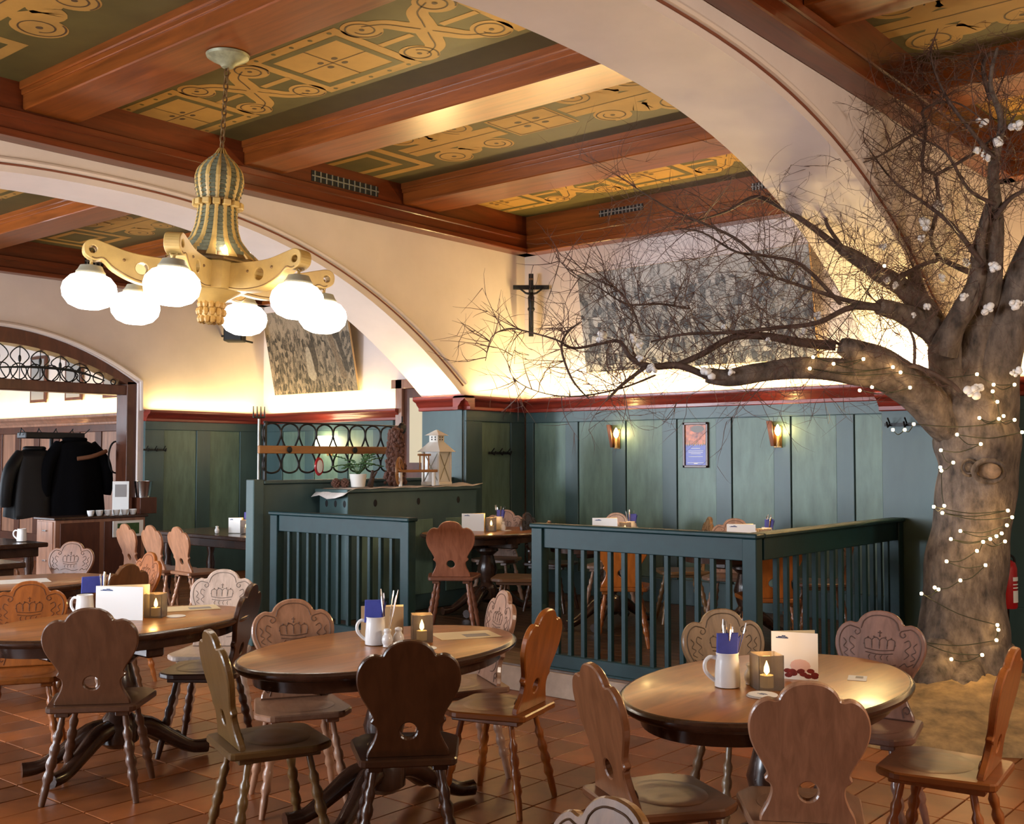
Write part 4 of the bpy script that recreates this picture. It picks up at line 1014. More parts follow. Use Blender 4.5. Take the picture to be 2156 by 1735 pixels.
for k in range(NS):
    w = 2 * PI * k / NS
    for i in range(1, 26):
        q = 3.44 - .65 * i / 26; r = dome_r(q)
        if 3.10 < q < 3.15: continue
        dw = PI / NS * .62
        a = [(r - .004, -dw, q + .012), (r - .004, dw, q + .012), (r + .008, dw, q - .010), (r + .008, -dw, q - .010), (r - .008, -dw, q - .012), (r - .008, dw, q - .012)]
        sc_.add([(rr * math.cos(w + ww), rr * math.sin(w + ww), zz) for rr, ww, zz in a], [(0, 1, 2, 3), (3, 2, 5, 4)])
o = cb('glass_scales', sc_, M['verdigris']); o['kind'] = 'stuff'
for k in range(NS):
    w = 2 * PI * (k + .5) / NS; Mt = Matrix.Rotation(w, 4, 'Z')
    cb('collar_tile', MB().bbox(.112, -.022, 3.105, .150, .022, 3.14, .004, M=Mt), M['gold'])
hexr = [(math.cos(R(58 + 60 * k)) * .215, math.sin(R(58 + 60 * k)) * .215) for k in range(6)]
HX = [(VR.x * a + VF.x * b, VR.y * a + VF.y * b) for a, b in hexr]
cb('hub', MB().prism(HX, 'z', 2.60, 2.765, ch=.006), M['gold'])
cb('hub_rim', MB().prism([(a * 1.08, b * 1.08) for a, b in HX], 'z', 2.765, 2.785, ch=.004), M['bronze'])
for k in range(6):
    w = R(58 + 60 * k); d = VR * math.cos(w) + VF * math.sin(w); sd = Vector((-d.y, d.x, 0))
    for s in (-1, 0, 1):
        q = (VR * math.cos(w + R(30)) + VF * math.sin(w + R(30))) * .189 + Vector((-(VR * math.cos(w + R(30)) + VF * math.sin(w + R(30))).y, (VR * math.cos(w + R(30)) + VF * math.sin(w + R(30))).x, 0)) * .03 * s
        ang = math.atan2(q.y, q.x)
        cb('hub_slot', MB().bbox(-.004, -.006, 2.635, .004, .006, 2.73, .002, M=Matrix.Translation((q.x, q.y, 0)) @ Matrix.Rotation(math.atan2((VR * math.cos(w + R(30)) + VF * math.sin(w + R(30))).y, (VR * math.cos(w + R(30)) + VF * math.sin(w + R(30))).x), 4, 'Z')), M['gold_line'])
cb('finial', MB().lathe([(.005, 2.40), (.05, 2.415), (.075, 2.46), (.06, 2.51), (.09, 2.55), (.15, 2.585), (.17, 2.60)], 24), M['gold'], smooth=50)
lf = MB()
for k in range(12):
    for zz, rr in ((2.43, .062), (2.475, .072), (2.52, .066)): lf.ball((rr * math.cos(2 * PI * (k + zz * 40) / 12), rr * math.sin(2 * PI * (k + zz * 40) / 12), zz), .02, 6, 4, sc=(1, 1, 1.3))
cb('finial_leaves', lf, M['ochre'])
arm_o = [(p.x, p.y) for p in catmull([(.17, 2.60, 0), (.30, 2.585, 0), (.45, 2.60, 0), (.57, 2.65, 0), (.63, 2.70, 0), (.68, 2.695, 0), (.735, 2.73, 0), (.735, 2.79, 0), (.69, 2.815, 0), (.62, 2.80, 0), (.48, 2.765, 0), (.30, 2.755, 0), (.17, 2.76, 0)], 4)]
prof_g = [(.012, .105), (.06, .10), (.11, .078), (.143, .04), (.152, 0), (.143, -.045), (.11, -.085), (.06, -.106), (.005, -.112)]
RAD = .69
for k in range(6):
    w = R(28 + 60 * k); d = VR * math.cos(w) + VF * math.sin(w); sd = Vector((-d.y, d.x, 0))
    Ma = Matrix(((d.x, sd.x, 0, 0), (d.y, sd.y, 0, 0), (0, 0, 1, 0), (0, 0, 0, 1)))
    arm = cb('arm', MB().prism(arm_o, 'y', -.045, .045, holes=[circ(.69, 2.757, .022, 12), circ(.42, 2.68, .036, 14)], M=Ma, ch=.004), M['gold'])
    et = MB()
    for s in (-1, 1):
        et.tube([Ma @ Vector((a, s * .046, b + .012)) for a, b in arm_o[:22]], .003, 4)
        for (a, b) in ((.33, 2.70), (.52, 2.715)): et.ball(Ma @ Vector((a, s * .046, b)), .009, 6, 4)
    cb('arm_lining', et, M['gold_line'], arm)
    gx = d * RAD
    cb('hook', MB().tube([gx + Vector((0, 0, 2.757)), gx + Vector((0, 0, 2.735))], .006, 6).tube([gx + sd * (.026 * math.cos(2 * PI * j / 8)) + Vector((0, 0, 2.712 + .024 * math.sin(2 * PI * j / 8))) for j in range(8)], .005, 5, closed=True).tube([gx + Vector((0, 0, 2.69)), gx + Vector((0, 0, 2.66))], .009, 6), M['gold'])
    cb('globe_cap', MB().lathe([(.02, 2.672), (.06, 2.665), (.072, 2.64), (.082, 2.628), (.082, 2.618), (.06, 2.618)], 20, (gx.x, gx.y, 0)), M['cap'], smooth=40)
    cb('globe', MB().lathe([(r, zz + 2.525) for r, zz in prof_g][::-1], 28, (gx.x, gx.y, 0)), M['globe'], smooth=60)
    if k % 2 == 0:
        g2 = (VR * math.cos(w + R(30)) + VF * math.sin(w + R(30))) * .255
        cb('candle_bulb', MB().lathe([(.004, 2.785), (.012, 2.79), (.018, 2.805), (.014, 2.825), (.002, 2.845)], 10, (g2.x, g2.y, 0)), M['lampbulb'], smooth=60)
        q_ = Vector((CHX, CHY, 4.045)) + (TW @ Vector((g2.x, g2.y, 2.88))); point('candle_bulb_light', q_, .5, WARM, .02)
tag(ch, 'large chandelier with onion dome, painted arms and six lit white globes', 'chandelier')
# small spotlight cluster on the beam
sp = empty('spotlight_cluster', (-5.28, 4.06, 4.19))
for i in range(3):
    build('spot', MB().tube([(-.07 + .07 * i, 0, .045), (-.07 + .07 * i, -.03, -.02)], [.022, .026], 10), M['iron'], sp)
build('bracket', MB().box(-.11, -.01, .03, .11, .01, .05), M['iron'], sp)
tag(sp, 'cluster of three small black spotlights at the ceiling beam', 'spotlight')
# brass ceiling sprinkler at upper right
spk = empty('ceiling_sprinkler', at(1875, 14, 4.4)); bz = 4.045 - spk.location.z
build('flange', MB().lathe([(.035, bz), (.035, bz - .02), (.022, bz - .03)], 16), M['gold'], spk)
build('pipe', MB().tube([(0, 0, bz - .02), (0, 0, bz - .10)], .008, 8), M['steel'], spk)
build('rosette', MB().lathe([(.03, bz - .115), (.032, bz - .108), (.008, bz - .095)], 12), M['paper'], spk)
tag(spk, 'small brass ceiling sprinkler hanging from the upper right beam', 'sprinkler')

# ================================================================ pictures, crucifix, speaker, lettering
def tilted_picture(name, cx, y, zb, w, h, tiltdeg, m, label, extra=None, roll=0.0):
    root = empty(name, (cx, y - .02, zb)); root.rotation_euler = (R(tiltdeg), R(roll), 0)
    build('board', MB().bbox(-w / 2, -.03, 0, w / 2, 0, h, .003), M['tan_paper'], root)
    pr_ = build('print', MB().box(-w / 2 + .004, -.033, .004, w / 2 - .004, -.03, h - .004), m, root)
    if extra: extra(root)
    tag(root, label, 'picture'); return root
def crowd(root):
    random.seed(11)
    for sh, m in ((0, M['photo_hi']), (1, M['photo_lo'])):
        mb = MB()
        for i in range(120):
            x = random.uniform(-1.25, 1.2); z = random.uniform(.08, .62); s = random.uniform(.5, 1.3)
            if sh == 0: mb.ball((x, -.034, z + .12 * s), .030 * s, 8, 5, sc=(.8, .05, 1.1))
            else: mb.ball((x, -.034, z), .045 * s, 8, 5, sc=(.8, .04, 2.2))
        build('printed_figures', mb, m, root)['kind'] = 'stuff'
def dancers(root):
    for nm, m, pts in (('printed_dress', 'photo_hi', [(-.05, .62), (.02, .63), (.06, .45), (.10, .24), (.02, .17), (-.07, .25), (-.07, .45)]),
        ('printed_coat', 'photo_mid', [(.44, .82), (.52, .84), (.58, .62), (.66, .40), (.72, .20), (.62, .18), (.55, .40), (.48, .60)]),
        ('printed_suit', 'photo_lo', [(.56, .88), (.66, .86), (.70, .60), (.78, .30), (.72, .28), (.64, .55)]),
        ('printed_suit', 'photo_lo', [(.04, .72), (.12, .70), (.16, .50), (.14, .30), (.08, .30), (.06, .5)])):
        build(nm, MB().prism([(p.x, p.y) for p in catmull([(a_, b_, 0) for a_, b_ in pts], 3, True)], 'y', -.0345, -.0332), M[m], root)
M['photo_hi'] = plain('photo_highlight', (.30, .25, .18), .6, var=.3, vscale=25); M['photo_lo'] = plain('photo_shadow', (.035, .026, .018), .6, var=.9, vscale=30); M['photo_mid'] = plain('photo_mid', (.13, .09, .055), .6, var=.6, vscale=30)
tilted_picture('wall_photograph', -5.45, YW - .02, 2.50, 2.56, 1.03, 9, M['photo_big'], 'wide black and white crowd photograph behind the tree branches')
tilted_picture('wall_photograph', -11.85, YF - .02, 2.52, 1.78, 1.18, 12, M['photo_small'], 'sepia dance hall photograph leaning from the far wall', dancers)
# crucifix across the corner
cr = empty('crucifix', (-7.40, 9.14, 2.92), YAW)
build('upright', MB().bbox(-.026, -.02, 0, .026, .02, .68, .003), M['black'], cr)
build('crossbeam', MB().bbox(-.195, -.024, .51, .195, .016, .555, .003), M['black'], cr)
cg = MB()
cg.tube([(0, -.04, .10), (.004, -.045, .17), (0, -.05, .25), (0, -.05, .34), (0, -.048, .42), (0, -.045, .46)], [.012, .018, .024, .032, .036, .016], 10)
cg.ball((0, -.055, .495), .026, 10, 8, sc=(.85, 1, 1.15))
for s in (-1, 1): cg.tube([(s * .02, -.048, .455), (s * .06, -.045, .465), (s * .11, -.035, .505), (s * .13, -.028, .52)], [.014, .011, .009, .010], 8)
cg.ball((0, -.05, .29), .04, 10, 6, sc=(1, .7, .8))
build('figure', cg, M['iron'], cr, smooth=60); build('title_plate', MB().box(-.02, -.026, .61, .02, -.02, .63), M['bronze'], cr)
tag(cr, 'dark wooden crucifix hanging across the plaster corner', 'crucifix')
# speaker in the far room corner
spk2 = empty('loudspeaker', (XL + .30, 9.20, 3.24), R(40))
build('box', MB().bbox(-.13, -.12, 0, .13, .12, .28, .01), M['black'], spk2); build('grille', MB().bbox(-.115, -.127, .015, .115, -.12, .265, .004), M['iron'], spk2)
build('bracket', MB().tube([(0, .12, .05), (.18, .30, .02)], .014, 6).tube([(0, 0, .1), (-.245, .205, .1)], .016, 6), M['iron'], spk2)
tag(spk2, 'black loudspeaker on a bracket in the far room corner', 'loudspeaker')
def text(body, size, m, loc, rot, parent=None, ext=.001):
    c = bpy.data.curves.new('lettering', 'FONT'); c.body = body; c.size = size; c.extrude = ext; c.align_x = 'CENTER'; c.materials.append(m)
    t_ = bpy.data.objects.new('lettering_curve', c); col.objects.link(t_); bpy.context.view_layer.update()
    me = bpy.data.meshes.new_from_object(t_.evaluated_get(bpy.context.evaluated_depsgraph_get())); bpy.data.objects.remove(t_)
    o = bpy.data.objects.new('lettering', me); col.objects.link(o); o.location = loc; o.rotation_euler = rot
    if parent: o.parent = parent
    return o
tx = text('TOILETTEN', .115, M['ink_grey'], (-9.72, YF - .006, 2.70), (R(90), 0, 0)); tag(tx, 'grey capital lettering painted above the far door', 'lettering')

# ================================================================ wall sconces and poster
def sconce(x, y, z, label, pw=2.6):
    root = empty('wall_sconce', (x, y, z))
    V = []; Fs = []; n = 12
    for (zz, r) in ((-.115, .055), (.115, .095)):
        for k in range(n + 1):
            w = R(150 + 118 * k / n); V.append((r * math.cos(w) * 1.0, -.03 + r * math.sin(w), zz))
    for k in range(n): Fs.append((k, k + 1, n + 2 + k, n + 1 + k))
    sh = build('shade', MB().add(V, Fs), M['terracotta'], root, smooth=60); md_ = sh.modifiers.new('t', 'SOLIDIFY'); md_.thickness = .006
    build('back_plate', MB().bbox(-.04, -.012, -.13, .04, 0, .07, .003), M['bronze'], root)
    build('candle_tube', MB().lathe([(.014, -.12), (.014, -.02)], 10, (.02, -.05, 0)), M['gold'], root)
    build('bulb', MB().lathe([(.008, -.02), (.022, .0), (.028, .025), (.02, .055), (.004, .085)], 12, (.02, -.05, 0)), M['sconce_lit'], root, smooth=60)
    tag(root, label, 'wall lamp', 'wall sconces on the green panelling')
    point('sconce_light', (x + .05, y - .07, z + .03), pw, COVE, .03)
sconce(-6.36, YW - .045, 1.83, 'copper wall sconce left of the framed poster')
sconce(-4.575, YW - .045, 1.83, 'copper wall sconce right of the framed poster')
ws = empty('wall_sconce', (-11.55, YF - .045, 1.78))
build('shade', MB().bbox(-.17, -.13, -.06, .17, -.02, .13, .006), M['sconce_lit2'] if 'sconce_lit2' in M else M['lampbulb'], ws); build('back_plate', MB().bbox(-.05, -.02, -.14, .05, 0, .08, .003), M['bronze'], ws)
tag(ws, 'bright box shaped wall lamp glowing behind the iron grille', 'wall lamp'); point('sconce_light', (-11.3, YF - .25, 1.75), 5, COVE, .05)
M['poster_a'] = plain('poster_orange', (.62, .17, .06), .4, var=.6, vscale=22, dirt=(.12, .03, .03)); M['poster_b'] = plain('poster_blue', (.13, .15, .50), .4, var=.1, vscale=20)
ps = empty('framed_poster', (-5.448, YW - .028, 1.513))
fr = MB()
for (x0, z0, x1, z1) in ((-.14, 0, .14, .025), (-.14, .415, .14, .44), (-.14, 0, -.115, .44), (.115, 0, .14, .44)): fr.bbox(x0, -.022, z0, x1, 0, z1, .004)
build('frame', fr, M['darkbrown'], ps)
build('print_upper', MB().box(-.117, -.008, .225, .117, -.004, .417), M['poster_a'], ps); build('print_lower', MB().box(-.117, -.008, .023, .117, -.004, .225), M['poster_b'], ps)
build('print_sky', MB().ball((.02, -.008, .375), 1, 16, 6, sc=(.075, .001, .035)), M['ink_grey'], ps)
fl_ = MB(); random.seed(9)
for i in range(9): fl_.tube([(-.10 + .025 * i, -.0085, .21 + .004 * (i % 3)), (-.092 + .025 * i, -.0085, .245 + .02 * math.sin(i * 2))], [.006, .002], 5)
build('flame_edge', fl_, M['cream_paper'], ps)
for i, (w, z) in enumerate(((.05, .185), (.085, .160), (.08, .145), (.055, .132), (.08, .105), (.09, .045))): build('text_line', MB().box(-w, -.0092, z, w, -.008, z + .005), M['paper'], ps)
build('logo', MB().box(-.02, -.0094, .036, .02, -.008, .046), M['paper'], ps)
tag(ps, 'framed poster with orange flames above blue text field', 'poster')
# coat hooks
for (x, y, z, rz, lb) in ((XA + .055, 8.80, 1.66, R(90), 'dark coat hook rail on the pier below the crucifix'), (XL + .055, 8.12, 1.72, R(90), 'dark coat hook rail beside the arched doorway'), (-3.02, PIER - .05, 1.86, 0, 'dark coat hook on the pier left of the tree trunk')):
    h = empty('coat_hook', (x, y, z), rz)
    build('rail', MB().box(-.17, -.012, -.012, .17, 0, .012), M['iron'], h)
    for u in (-.13, 0, .13): build('hook', MB().tube([(u, -.01, 0), (u, -.05, -.02), (u, -.07, .02)], .007, 6).tube([(u, -.01, .01), (u, -.05, .05)], .006, 6), M['iron'], h)
    tag(h, lb, 'coat hook')

# ================================================================ things on the tables
def mug(x, y, z, rz, label, body=True):
    root = empty('beer_mug', (x, y, z), rz)
    build('body', MB().lathe([(.040, 0), (.047, .003), (.048, .02), (.046, .06), (.043, .10), (.041, .118), (.043, .125), (.041, .127), (.037, .122), (.039, .06), (.038, .012), (.002, .010)], 26), M['white'], root, smooth=45)
    build('handle', MB().tube(catmull([(-.040, 0, .105), (-.065, 0, .11), (-.083, 0, .09), (-.082, 0, .06), (-.062, 0, .035), (-.044, 0, .022)], 4), .0075, 8), M['white'], root, smooth=60)
    tag(root, label, 'mug', 'white stoneware mugs'); return root
def napkin(x, y, z, rz, label, w=.082, h=.10):
    root = empty('napkin', (x, y, z), rz)
    mb = MB().prism([(-w / 2, 0), (w / 2 * .9, 0), (w / 2, h), (-w / 2 * .95, h * .98)], 'y', -.012, .004, ch=.003)
    build('fold', mb, M['napkin'], root); build('inner_fold', MB().prism([(-w / 2 + .012, .002), (w / 2 * .9, .0), (w / 2 + .012, h * .9)], 'y', .006, .016, ch=.002), M['napkin'], root)
    tag(root, label, 'napkin', 'blue folded napkins'); return root
def cutlery(x, y, z, n, label, seed, spread=.022, h=.235):
    random.seed(seed)
    for i in range(n):
        dx, dy = random.uniform(-spread, spread), random.uniform(-spread, spread); lx, ly = dx * 1.2, dy * 1.2 + .01
        p0 = Vector((x + dx * .4, y + dy * .4, z + .02)); p1 = Vector((x + dx + lx, y + dy + ly, z + h + random.uniform(-.02, .015))); d = p1 - p0
        mb = MB().tube([(0, 0, 0), (0, 0, d.length * .6), (0, 0, d.length * .9), (0, 0, d.length)], [.003, .0035, .007, .004], 6)
        o = build('cutlery_piece', mb, M['steel'], loc=p0, rot=d.to_track_quat('Z', 'Y').to_euler()); o.scale = (1, .45, 1)
        tag(o, label, 'cutlery', label)
def menu(x, y, z, rz, w, h, label, logo=True, pic=True, m=None, open_=28):
    root = empty('menu_card', (x, y, z), rz)
    for s, nm in ((-1, 'front_leaf'), (1, 'back_leaf')):
        Mr = Matrix.Rotation(R(s * open_ / 2), 4, 'Z')
        lf_ = build(nm, MB().box(0, -.0012 + s * .002, 0, w, .0012 + s * .002, h, M=Mr), (m or M['paper']) if s < 0 else M['cream_paper'], root)
        if s < 0:
            if logo:
                lg = MB()
                for (a, b, c, d_) in ((.015, .86, .055, .885), (.022, .885, .034, .905), (.034, .89, .046, .925), (.045, .885, .052, .90)): lg.box(a * w / .15, -.0036, b * h, c * w / .15, -.0030, d_ * h, M=Mr)
                build('logo', lg, M['ink'], lf_)
            if pic:
                build('printed_cup', MB().ball((0, 0, 0), 1, 16, 6, sc=(w * .22, .0008, h * .14)), M['pink_print'], lf_, loc=Mr @ Vector((w * .62, -.0036, h * .30)), rot=(0, 0, R(s * open_ / 2)))
                bb_ = MB()
                for j in range(11): bb_.ball((w * (.30 * math.sin(j * 1.9)), 0, h * .06 * math.cos(j * 2.7) - abs(math.sin(j * 1.9)) * .0), 1, 10, 5, sc=(w * .085, .0008, h * .05))
                build('printed_berries', bb_, M['red_print'], lf_, loc=Mr @ Vector((w * .64, -.0038, h * .14)), rot=(0, 0, R(s * open_ / 2)))
    tag(root, label, 'menu', 'standing menu cards'); return root
def candle(x, y, z, rz, label, s=1.0, pw=.8):
    root = empty('candle_holder', (x, y, z), rz); w = .043 * s; h = .115 * s
    for k in range(4):
        build('pane', MB().box(-w, -w, .004, w, -w + .003, h, M=Matrix.Rotation(k * PI / 2, 4, 'Z')), M['smoke'], root)
    build('base', MB().bbox(-w, -w, 0, w, w, .006, .001), M['smoke'], root)
    build('candle', MB().lathe([(.022 * s, .006), (.022 * s, .045 * s), (.018 * s, .042 * s), (.002, .042 * s)], 14), M['wax'], root)
    build('flame', MB().lathe([(.001, .045 * s), (.010 * s, .056 * s), (.009 * s, .07 * s), (.001, .092 * s)], 10), M['flame'], root, smooth=60)
    tag(root, label, 'candle', 'lit candles in square glasses'); point('candle_light', (x, y, z + .14 * s), pw, (1, .55, .18), .02); return root
def shaker(x, y, z, label):
    o = build('salt_shaker', MB().lathe([(.018, 0), (.021, .003), (.019, .008), (.024, .018), (.026, .032), (.022, .048), (.015, .058), (.0145, .066), (.018, .072), (.016, .08), (.003, .084)], 18), M['white'], loc=(x, y, z), smooth=60)
    tag(o, label, 'shaker', 'white salt and pepper shakers'); return o
def coaster(x, y, z, label, logo=True, r=.053):
    root = empty('beer_mat', (x, y, z)); build('disc', MB().lathe([(r * .97, 0), (r, .001), (r, .003), (r * .97, .004)], 28), M['paper'], root)
    if logo: build('logo', MB().box(-.02, -.004, .004, .02, .0, .0046).box(-.01, .004, .004, .012, .007, .0046).box(-.008, -.011, .004, .01, -.008, .0046), M['ink'], root)
    tag(root, label, 'beer mat', 'round beer mats'); return root
def sheet(x, y, z, rz, w, d, label, m=None, pr_=True):
    root = empty('menu_sheet', (x, y, z), rz); build('paper', MB().box(-w / 2, -d / 2, 0, w / 2, d / 2, .0015), m or M['paper'], root)
    if pr_: build('print', MB().box(-w * .05, -d * .3, .0015, w * .35, d * .1, .002), M['ink_grey'], root)
    tag(root, label, 'menu sheet'); return root
ZT_ = .7505
# right table
mug(-2.03, 3.67, ZT_, YAW, 'white mug with blue napkin on the right table')
napkin(-2.03, 3.67, ZT_ + .10, YAW, 'blue napkin stuck in the mug on the right table')
cutlery(-2.03, 3.675, ZT_, 7, 'steel cutlery standing in the mug on the right table', 2)
candle(-1.90, 3.73, ZT_, YAW + R(8), 'lit candle in smoked glass on the right table', 1.12)
menu(-1.98, 3.93, ZT_, YAW + R(-8), .175, .18, 'white menu with berries picture standing on the right table')
coaster(-1.855, 3.60, ZT_, 'beer mat lying beside the candle on the right table')
coaster(-1.852, 3.604, ZT_ + .0042, 'upper beer mat stacked on the one by the right candle')
shaker(-1.98, 3.76, ZT_, 'white shaker half hidden behind the right candle')
sheet(-1.72, 4.13, ZT_, YAW + R(70), .10, .07, 'small folded card lying behind the menu on the right table')
# middle table
mug(-3.72, 3.46, ZT_, YAW, 'white mug with blue napkin on the middle table')
napkin(-3.725, 3.455, ZT_ + .10, YAW + R(-4), 'blue napkin stuck in the mug on the middle table', .085, .105)
cutlery(-3.69, 3.50, ZT_, 6, 'steel cutlery standing in the mug on the middle table', 5)
menu(-3.85, 3.49, ZT_, YAW + R(6), .20, .16, 'brown kraft menu standing behind the middle mug', False, False, M['tan_paper'], 20)
shaker(-3.63, 3.45, ZT_, 'left white shaker before the mug on the middle table')
shaker(-3.62, 3.51, ZT_, 'right white shaker before the mug on the middle table')
candle(-3.62, 3.66, ZT_, YAW + R(10), 'lit candle in smoked glass on the middle table', 1.1)
coaster(-3.47, 3.53, ZT_, 'beer mat half covered by the dark chair back', False)
sheet(-3.58, 3.92, ZT_, YAW + R(20), .30, .21, 'printed menu sheet lying at the right end of the middle table', M['cream_paper'])
# left table
mug(-5.50, 3.02, ZT_, YAW + R(-15), 'white mug peeping out left of the menu board on the left table')
menu(-5.44, 3.05, ZT_, YAW + R(4), .27, .175, 'large white menu board on the left table', True, False)
napkin(-5.60, 3.12, ZT_ + .12, YAW + R(25), 'blue napkin behind the menu board on the left table', .12, .09)
cutlery(-5.56, 3.16, ZT_, 4, 'steel cutlery behind the menu board on the left table', 8)
candle(-5.27, 3.30, ZT_, YAW, 'lit candle in smoked glass on the left table', 1.1)
sheet(-5.42, 3.62, ZT_, YAW + R(25), .30, .2, 'printed menu sheet at the far end of the left table', M['cream_paper'])
coaster(-5.20, 3.38, ZT_, 'beer mat beside the candle on the left table', False, .05)
# second left table
sheet(-7.52, 3.62, ZT_, YAW + R(30), .42, .26, 'pale menu sheet on the second left table', None, False)
candle(-7.25, 3.10, ZT_, YAW, 'lit candle at the left image edge on the second left table', 1.3)
# platform tables
zp = PZ + ZT_
for (cx, cy, k, lb) in ((-6.80, 7.62, 0, 'pier table'), (-5.42, 7.78, 1, 'front fence table'), (-4.10, 7.74, 2, 'fence corner table')):
    menu(cx - .12, cy - .10, zp, YAW + R(-4), .22, .16, 'white menu card standing on the platform %s' % lb, True, k == 2)
    candle(cx + .13, cy + .03, zp, YAW, 'lit candle on the platform %s' % lb, 1.1)
    mug(cx + .06, cy + .22, zp, YAW, 'white mug of cutlery on the platform %s' % lb)
    cutlery(cx + .06, cy + .22, zp, 6, 'cutlery standing in the mug on the platform %s' % lb, 20 + k, .022, .22)
    napkin(cx + .075, cy + .225, zp + .11, YAW, 'dark blue napkin in the mug on the platform %s' % lb, .07, .08)
    shaker(cx + .18, cy + .14, zp, 'white shaker on the platform %s' % lb)
coaster(-6.62, 7.80, zp, 'beer mat lying on the platform table by the pier', False)
# far dark table
menu(-10.40, 7.42, .765, YAW, .16, .17, 'small white menu on the far dark table', True, False)
candle(-10.18, 7.50, .765, YAW, 'lit candle on the far dark table', 1.3); napkin(-10.26, 7.60, .80, YAW, 'blue napkin upright on the far dark table', .12, .20)
shaker(-10.42, 7.28, .765, 'white shaker on the far dark table'); coaster(-9.98, 7.52, .765, 'beer mat on the far dark table', False, .07)
candle(-11.25, 5.15, .765, YAW, 'lit candle on the table before the doorway', 1.3); mug(-10.95, 5.32, .765, YAW, 'small grey mug on the table before the doorway')
menu(-11.45, 4.95, .765, YAW, .14, .14, 'cream card standing on the table before the doorway', False, False, M['cream_paper'])

# ================================================================ far room: drawer cabinet, cups, coats
cbn = empty('drawer_cabinet', (-12.70, 6.55, 0))
build('body', MB().bbox(-.40, 0, 0, .05, 1.20, .86, .006), M['brownwood'], cbn); build('worktop', MB().bbox(-.43, -.03, .86, .08, 1.23, .89, .006), M['tabledark'], cbn)
for i in range(2):
    d_ = build('drawer', MB().bbox(-.36, -.012, .58 - .50 * i, .01, 0, .84 - .26 * i, .004), M['brownwood'], cbn)
    build('handle', MB().bbox(-.21, -.03, .72 - .36 * i, -.13, -.012, .74 - .36 * i, .004), M['steel'], d_)
for i in range(2): build('door', MB().bbox(.05, .06 + .57 * i, .08, .062, .57 + .57 * i, .82, .004), M['darkbrown'], cbn)
tag(cbn, 'brown drawer cabinet under the hanging coats', 'cabinet')
for i in range(6):
    c = empty('coffee_cup', (-12.68, 7.02 + .115 * i, .891))
    build('bowl', MB().lathe([(.025, 0), (.03, .004), (.042, .04), (.046, .07), (.043, .07), (.036, .03), (.002, .01)], 16), M['white'], c, smooth=50)
    tag(c, '%s white coffee cup from the left on the drawer cabinet' % ('first', 'second', 'third', 'fourth', 'fifth', 'sixth')[i], 'cup', 'white cups on the drawer cabinet')
bd = empty('picture_card', (-12.62, 7.28, .62)); build('card', MB().bbox(0, 0, 0, .012, .42, .20, .002), M['paper'], bd); build('print', MB().box(.012, .06, .03, .014, .36, .17), M['leaf'], bd); tag(bd, 'white framed card leaning at the cabinet front', 'card')
fr2 = empty('photo_stand', (-12.85, 7.52, .891), R(60)); build('frame', MB().bbox(-.10, 0, 0, .10, .015, .42, .003), M['paper'], fr2); build('print', MB().box(-.07, -.002, .22, .07, 0, .38), M['ink_grey'], fr2); tag(fr2, 'white display card standing behind the coffee cups', 'card')
pot = build('metal_bucket', MB().lathe([(.09, 0), (.12, .20), (.125, .21), (.115, .21), (.085, .01)], 18), M['steel'], loc=(-12.85, 7.84, 1.10), smooth=40); tag(pot, 'steel bucket on the wooden box by the jamb', 'bucket')
bxo = build('wooden_box', MB().bbox(-.13, -.12, 0, .13, .12, .208, .005), M['darkbrown'], loc=(-12.85, 7.84, .891)); tag(bxo, 'brown wooden box at the cabinet end', 'box')
cst = empty('coat_stand', (-13.75, 7.05, 0))
build('pole', MB().tube([(0, 0, 0), (0, 0, 1.92)], .025, 10), M['iron'], cst); build('crown', MB().bbox(-.12, -.40, 1.86, .12, .40, 1.94, .01), M['iron'], cst)
for i in range(9): build('peg', MB().tube([(0, -.42 + .105 * i, 1.90), (.12 * (-1) ** i, -.46 + .115 * i, 1.99)], .007, 5), M['iron'], cst)
for k in range(3): build('foot', MB().tube([(0, 0, .12), (.28 * math.cos(k * 2.1), .28 * math.sin(k * 2.1), .02)], .018, 6), M['iron'], cst)
tag(cst, 'black coat stand crowded with coats in the doorway', 'coat stand')
def coat(name, x, y, z0, z1, wb, wt, dep, m, label, seed, sleeve=None):
    random.seed(seed); root = empty(name, (x, y, 0)); V = []; Fs = []; n = 30; rows = 16
    for i in range(rows + 1):
        t = i / rows; zz = z0 + (z1 - z0) * t; w = wb + (wt - wb) * t ** 1.6; dd = dep * (1 - .35 * t)
        if i == rows: w *= .55; dd *= .5
        for k in range(n):
            a = 2 * PI * k / n; fo = 1 + .07 * math.sin(a * 7 + seed) * (1 - t) + .03 * math.sin(a * 13)
            V.append((dd * math.cos(a) * fo, w * math.sin(a) * fo, zz + .02 * math.sin(a * 3 + seed) * (1 - t)))
    for i in range(rows):
        for k in range(n): Fs.append((i * n + k, i * n + (k + 1) % n, (i + 1) * n + (k + 1) % n, (i + 1) * n + k))
    Fs += [tuple(range(n))[::-1], tuple(rows * n + k for k in range(n))]
    build('body', MB().add(V, Fs), m, root, smooth=70)
    for s in (-1, 1):
        pts = [(.02, s * wt * .75, z1 - .06), (.06, s * (wt + .10), z1 - .28), (.07, s * (wt + .15), z1 - .55), (.06, s * (wt + .14), z1 - .72)]
        build('sleeve', MB().tube(catmull(pts, 5), lerp_list([.08, .085, .075, .065], 5), 12), m, root, smooth=70)
    build('collar', MB().tube([(.06 * math.cos(a), wt * .5 * math.sin(a), z1 + .01) for a in [2 * PI * k / 14 for k in range(14)]], .03, 8, closed=True), m, root, smooth=70)
    tag(root, label, 'coat', 'coats on the stand'); return root
coat('hanging_coat', -13.70, 6.80, .86, 1.72, .36, .24, .22, M['fabric2'], 'shiny black coat at the left side of the coat stand', 1)
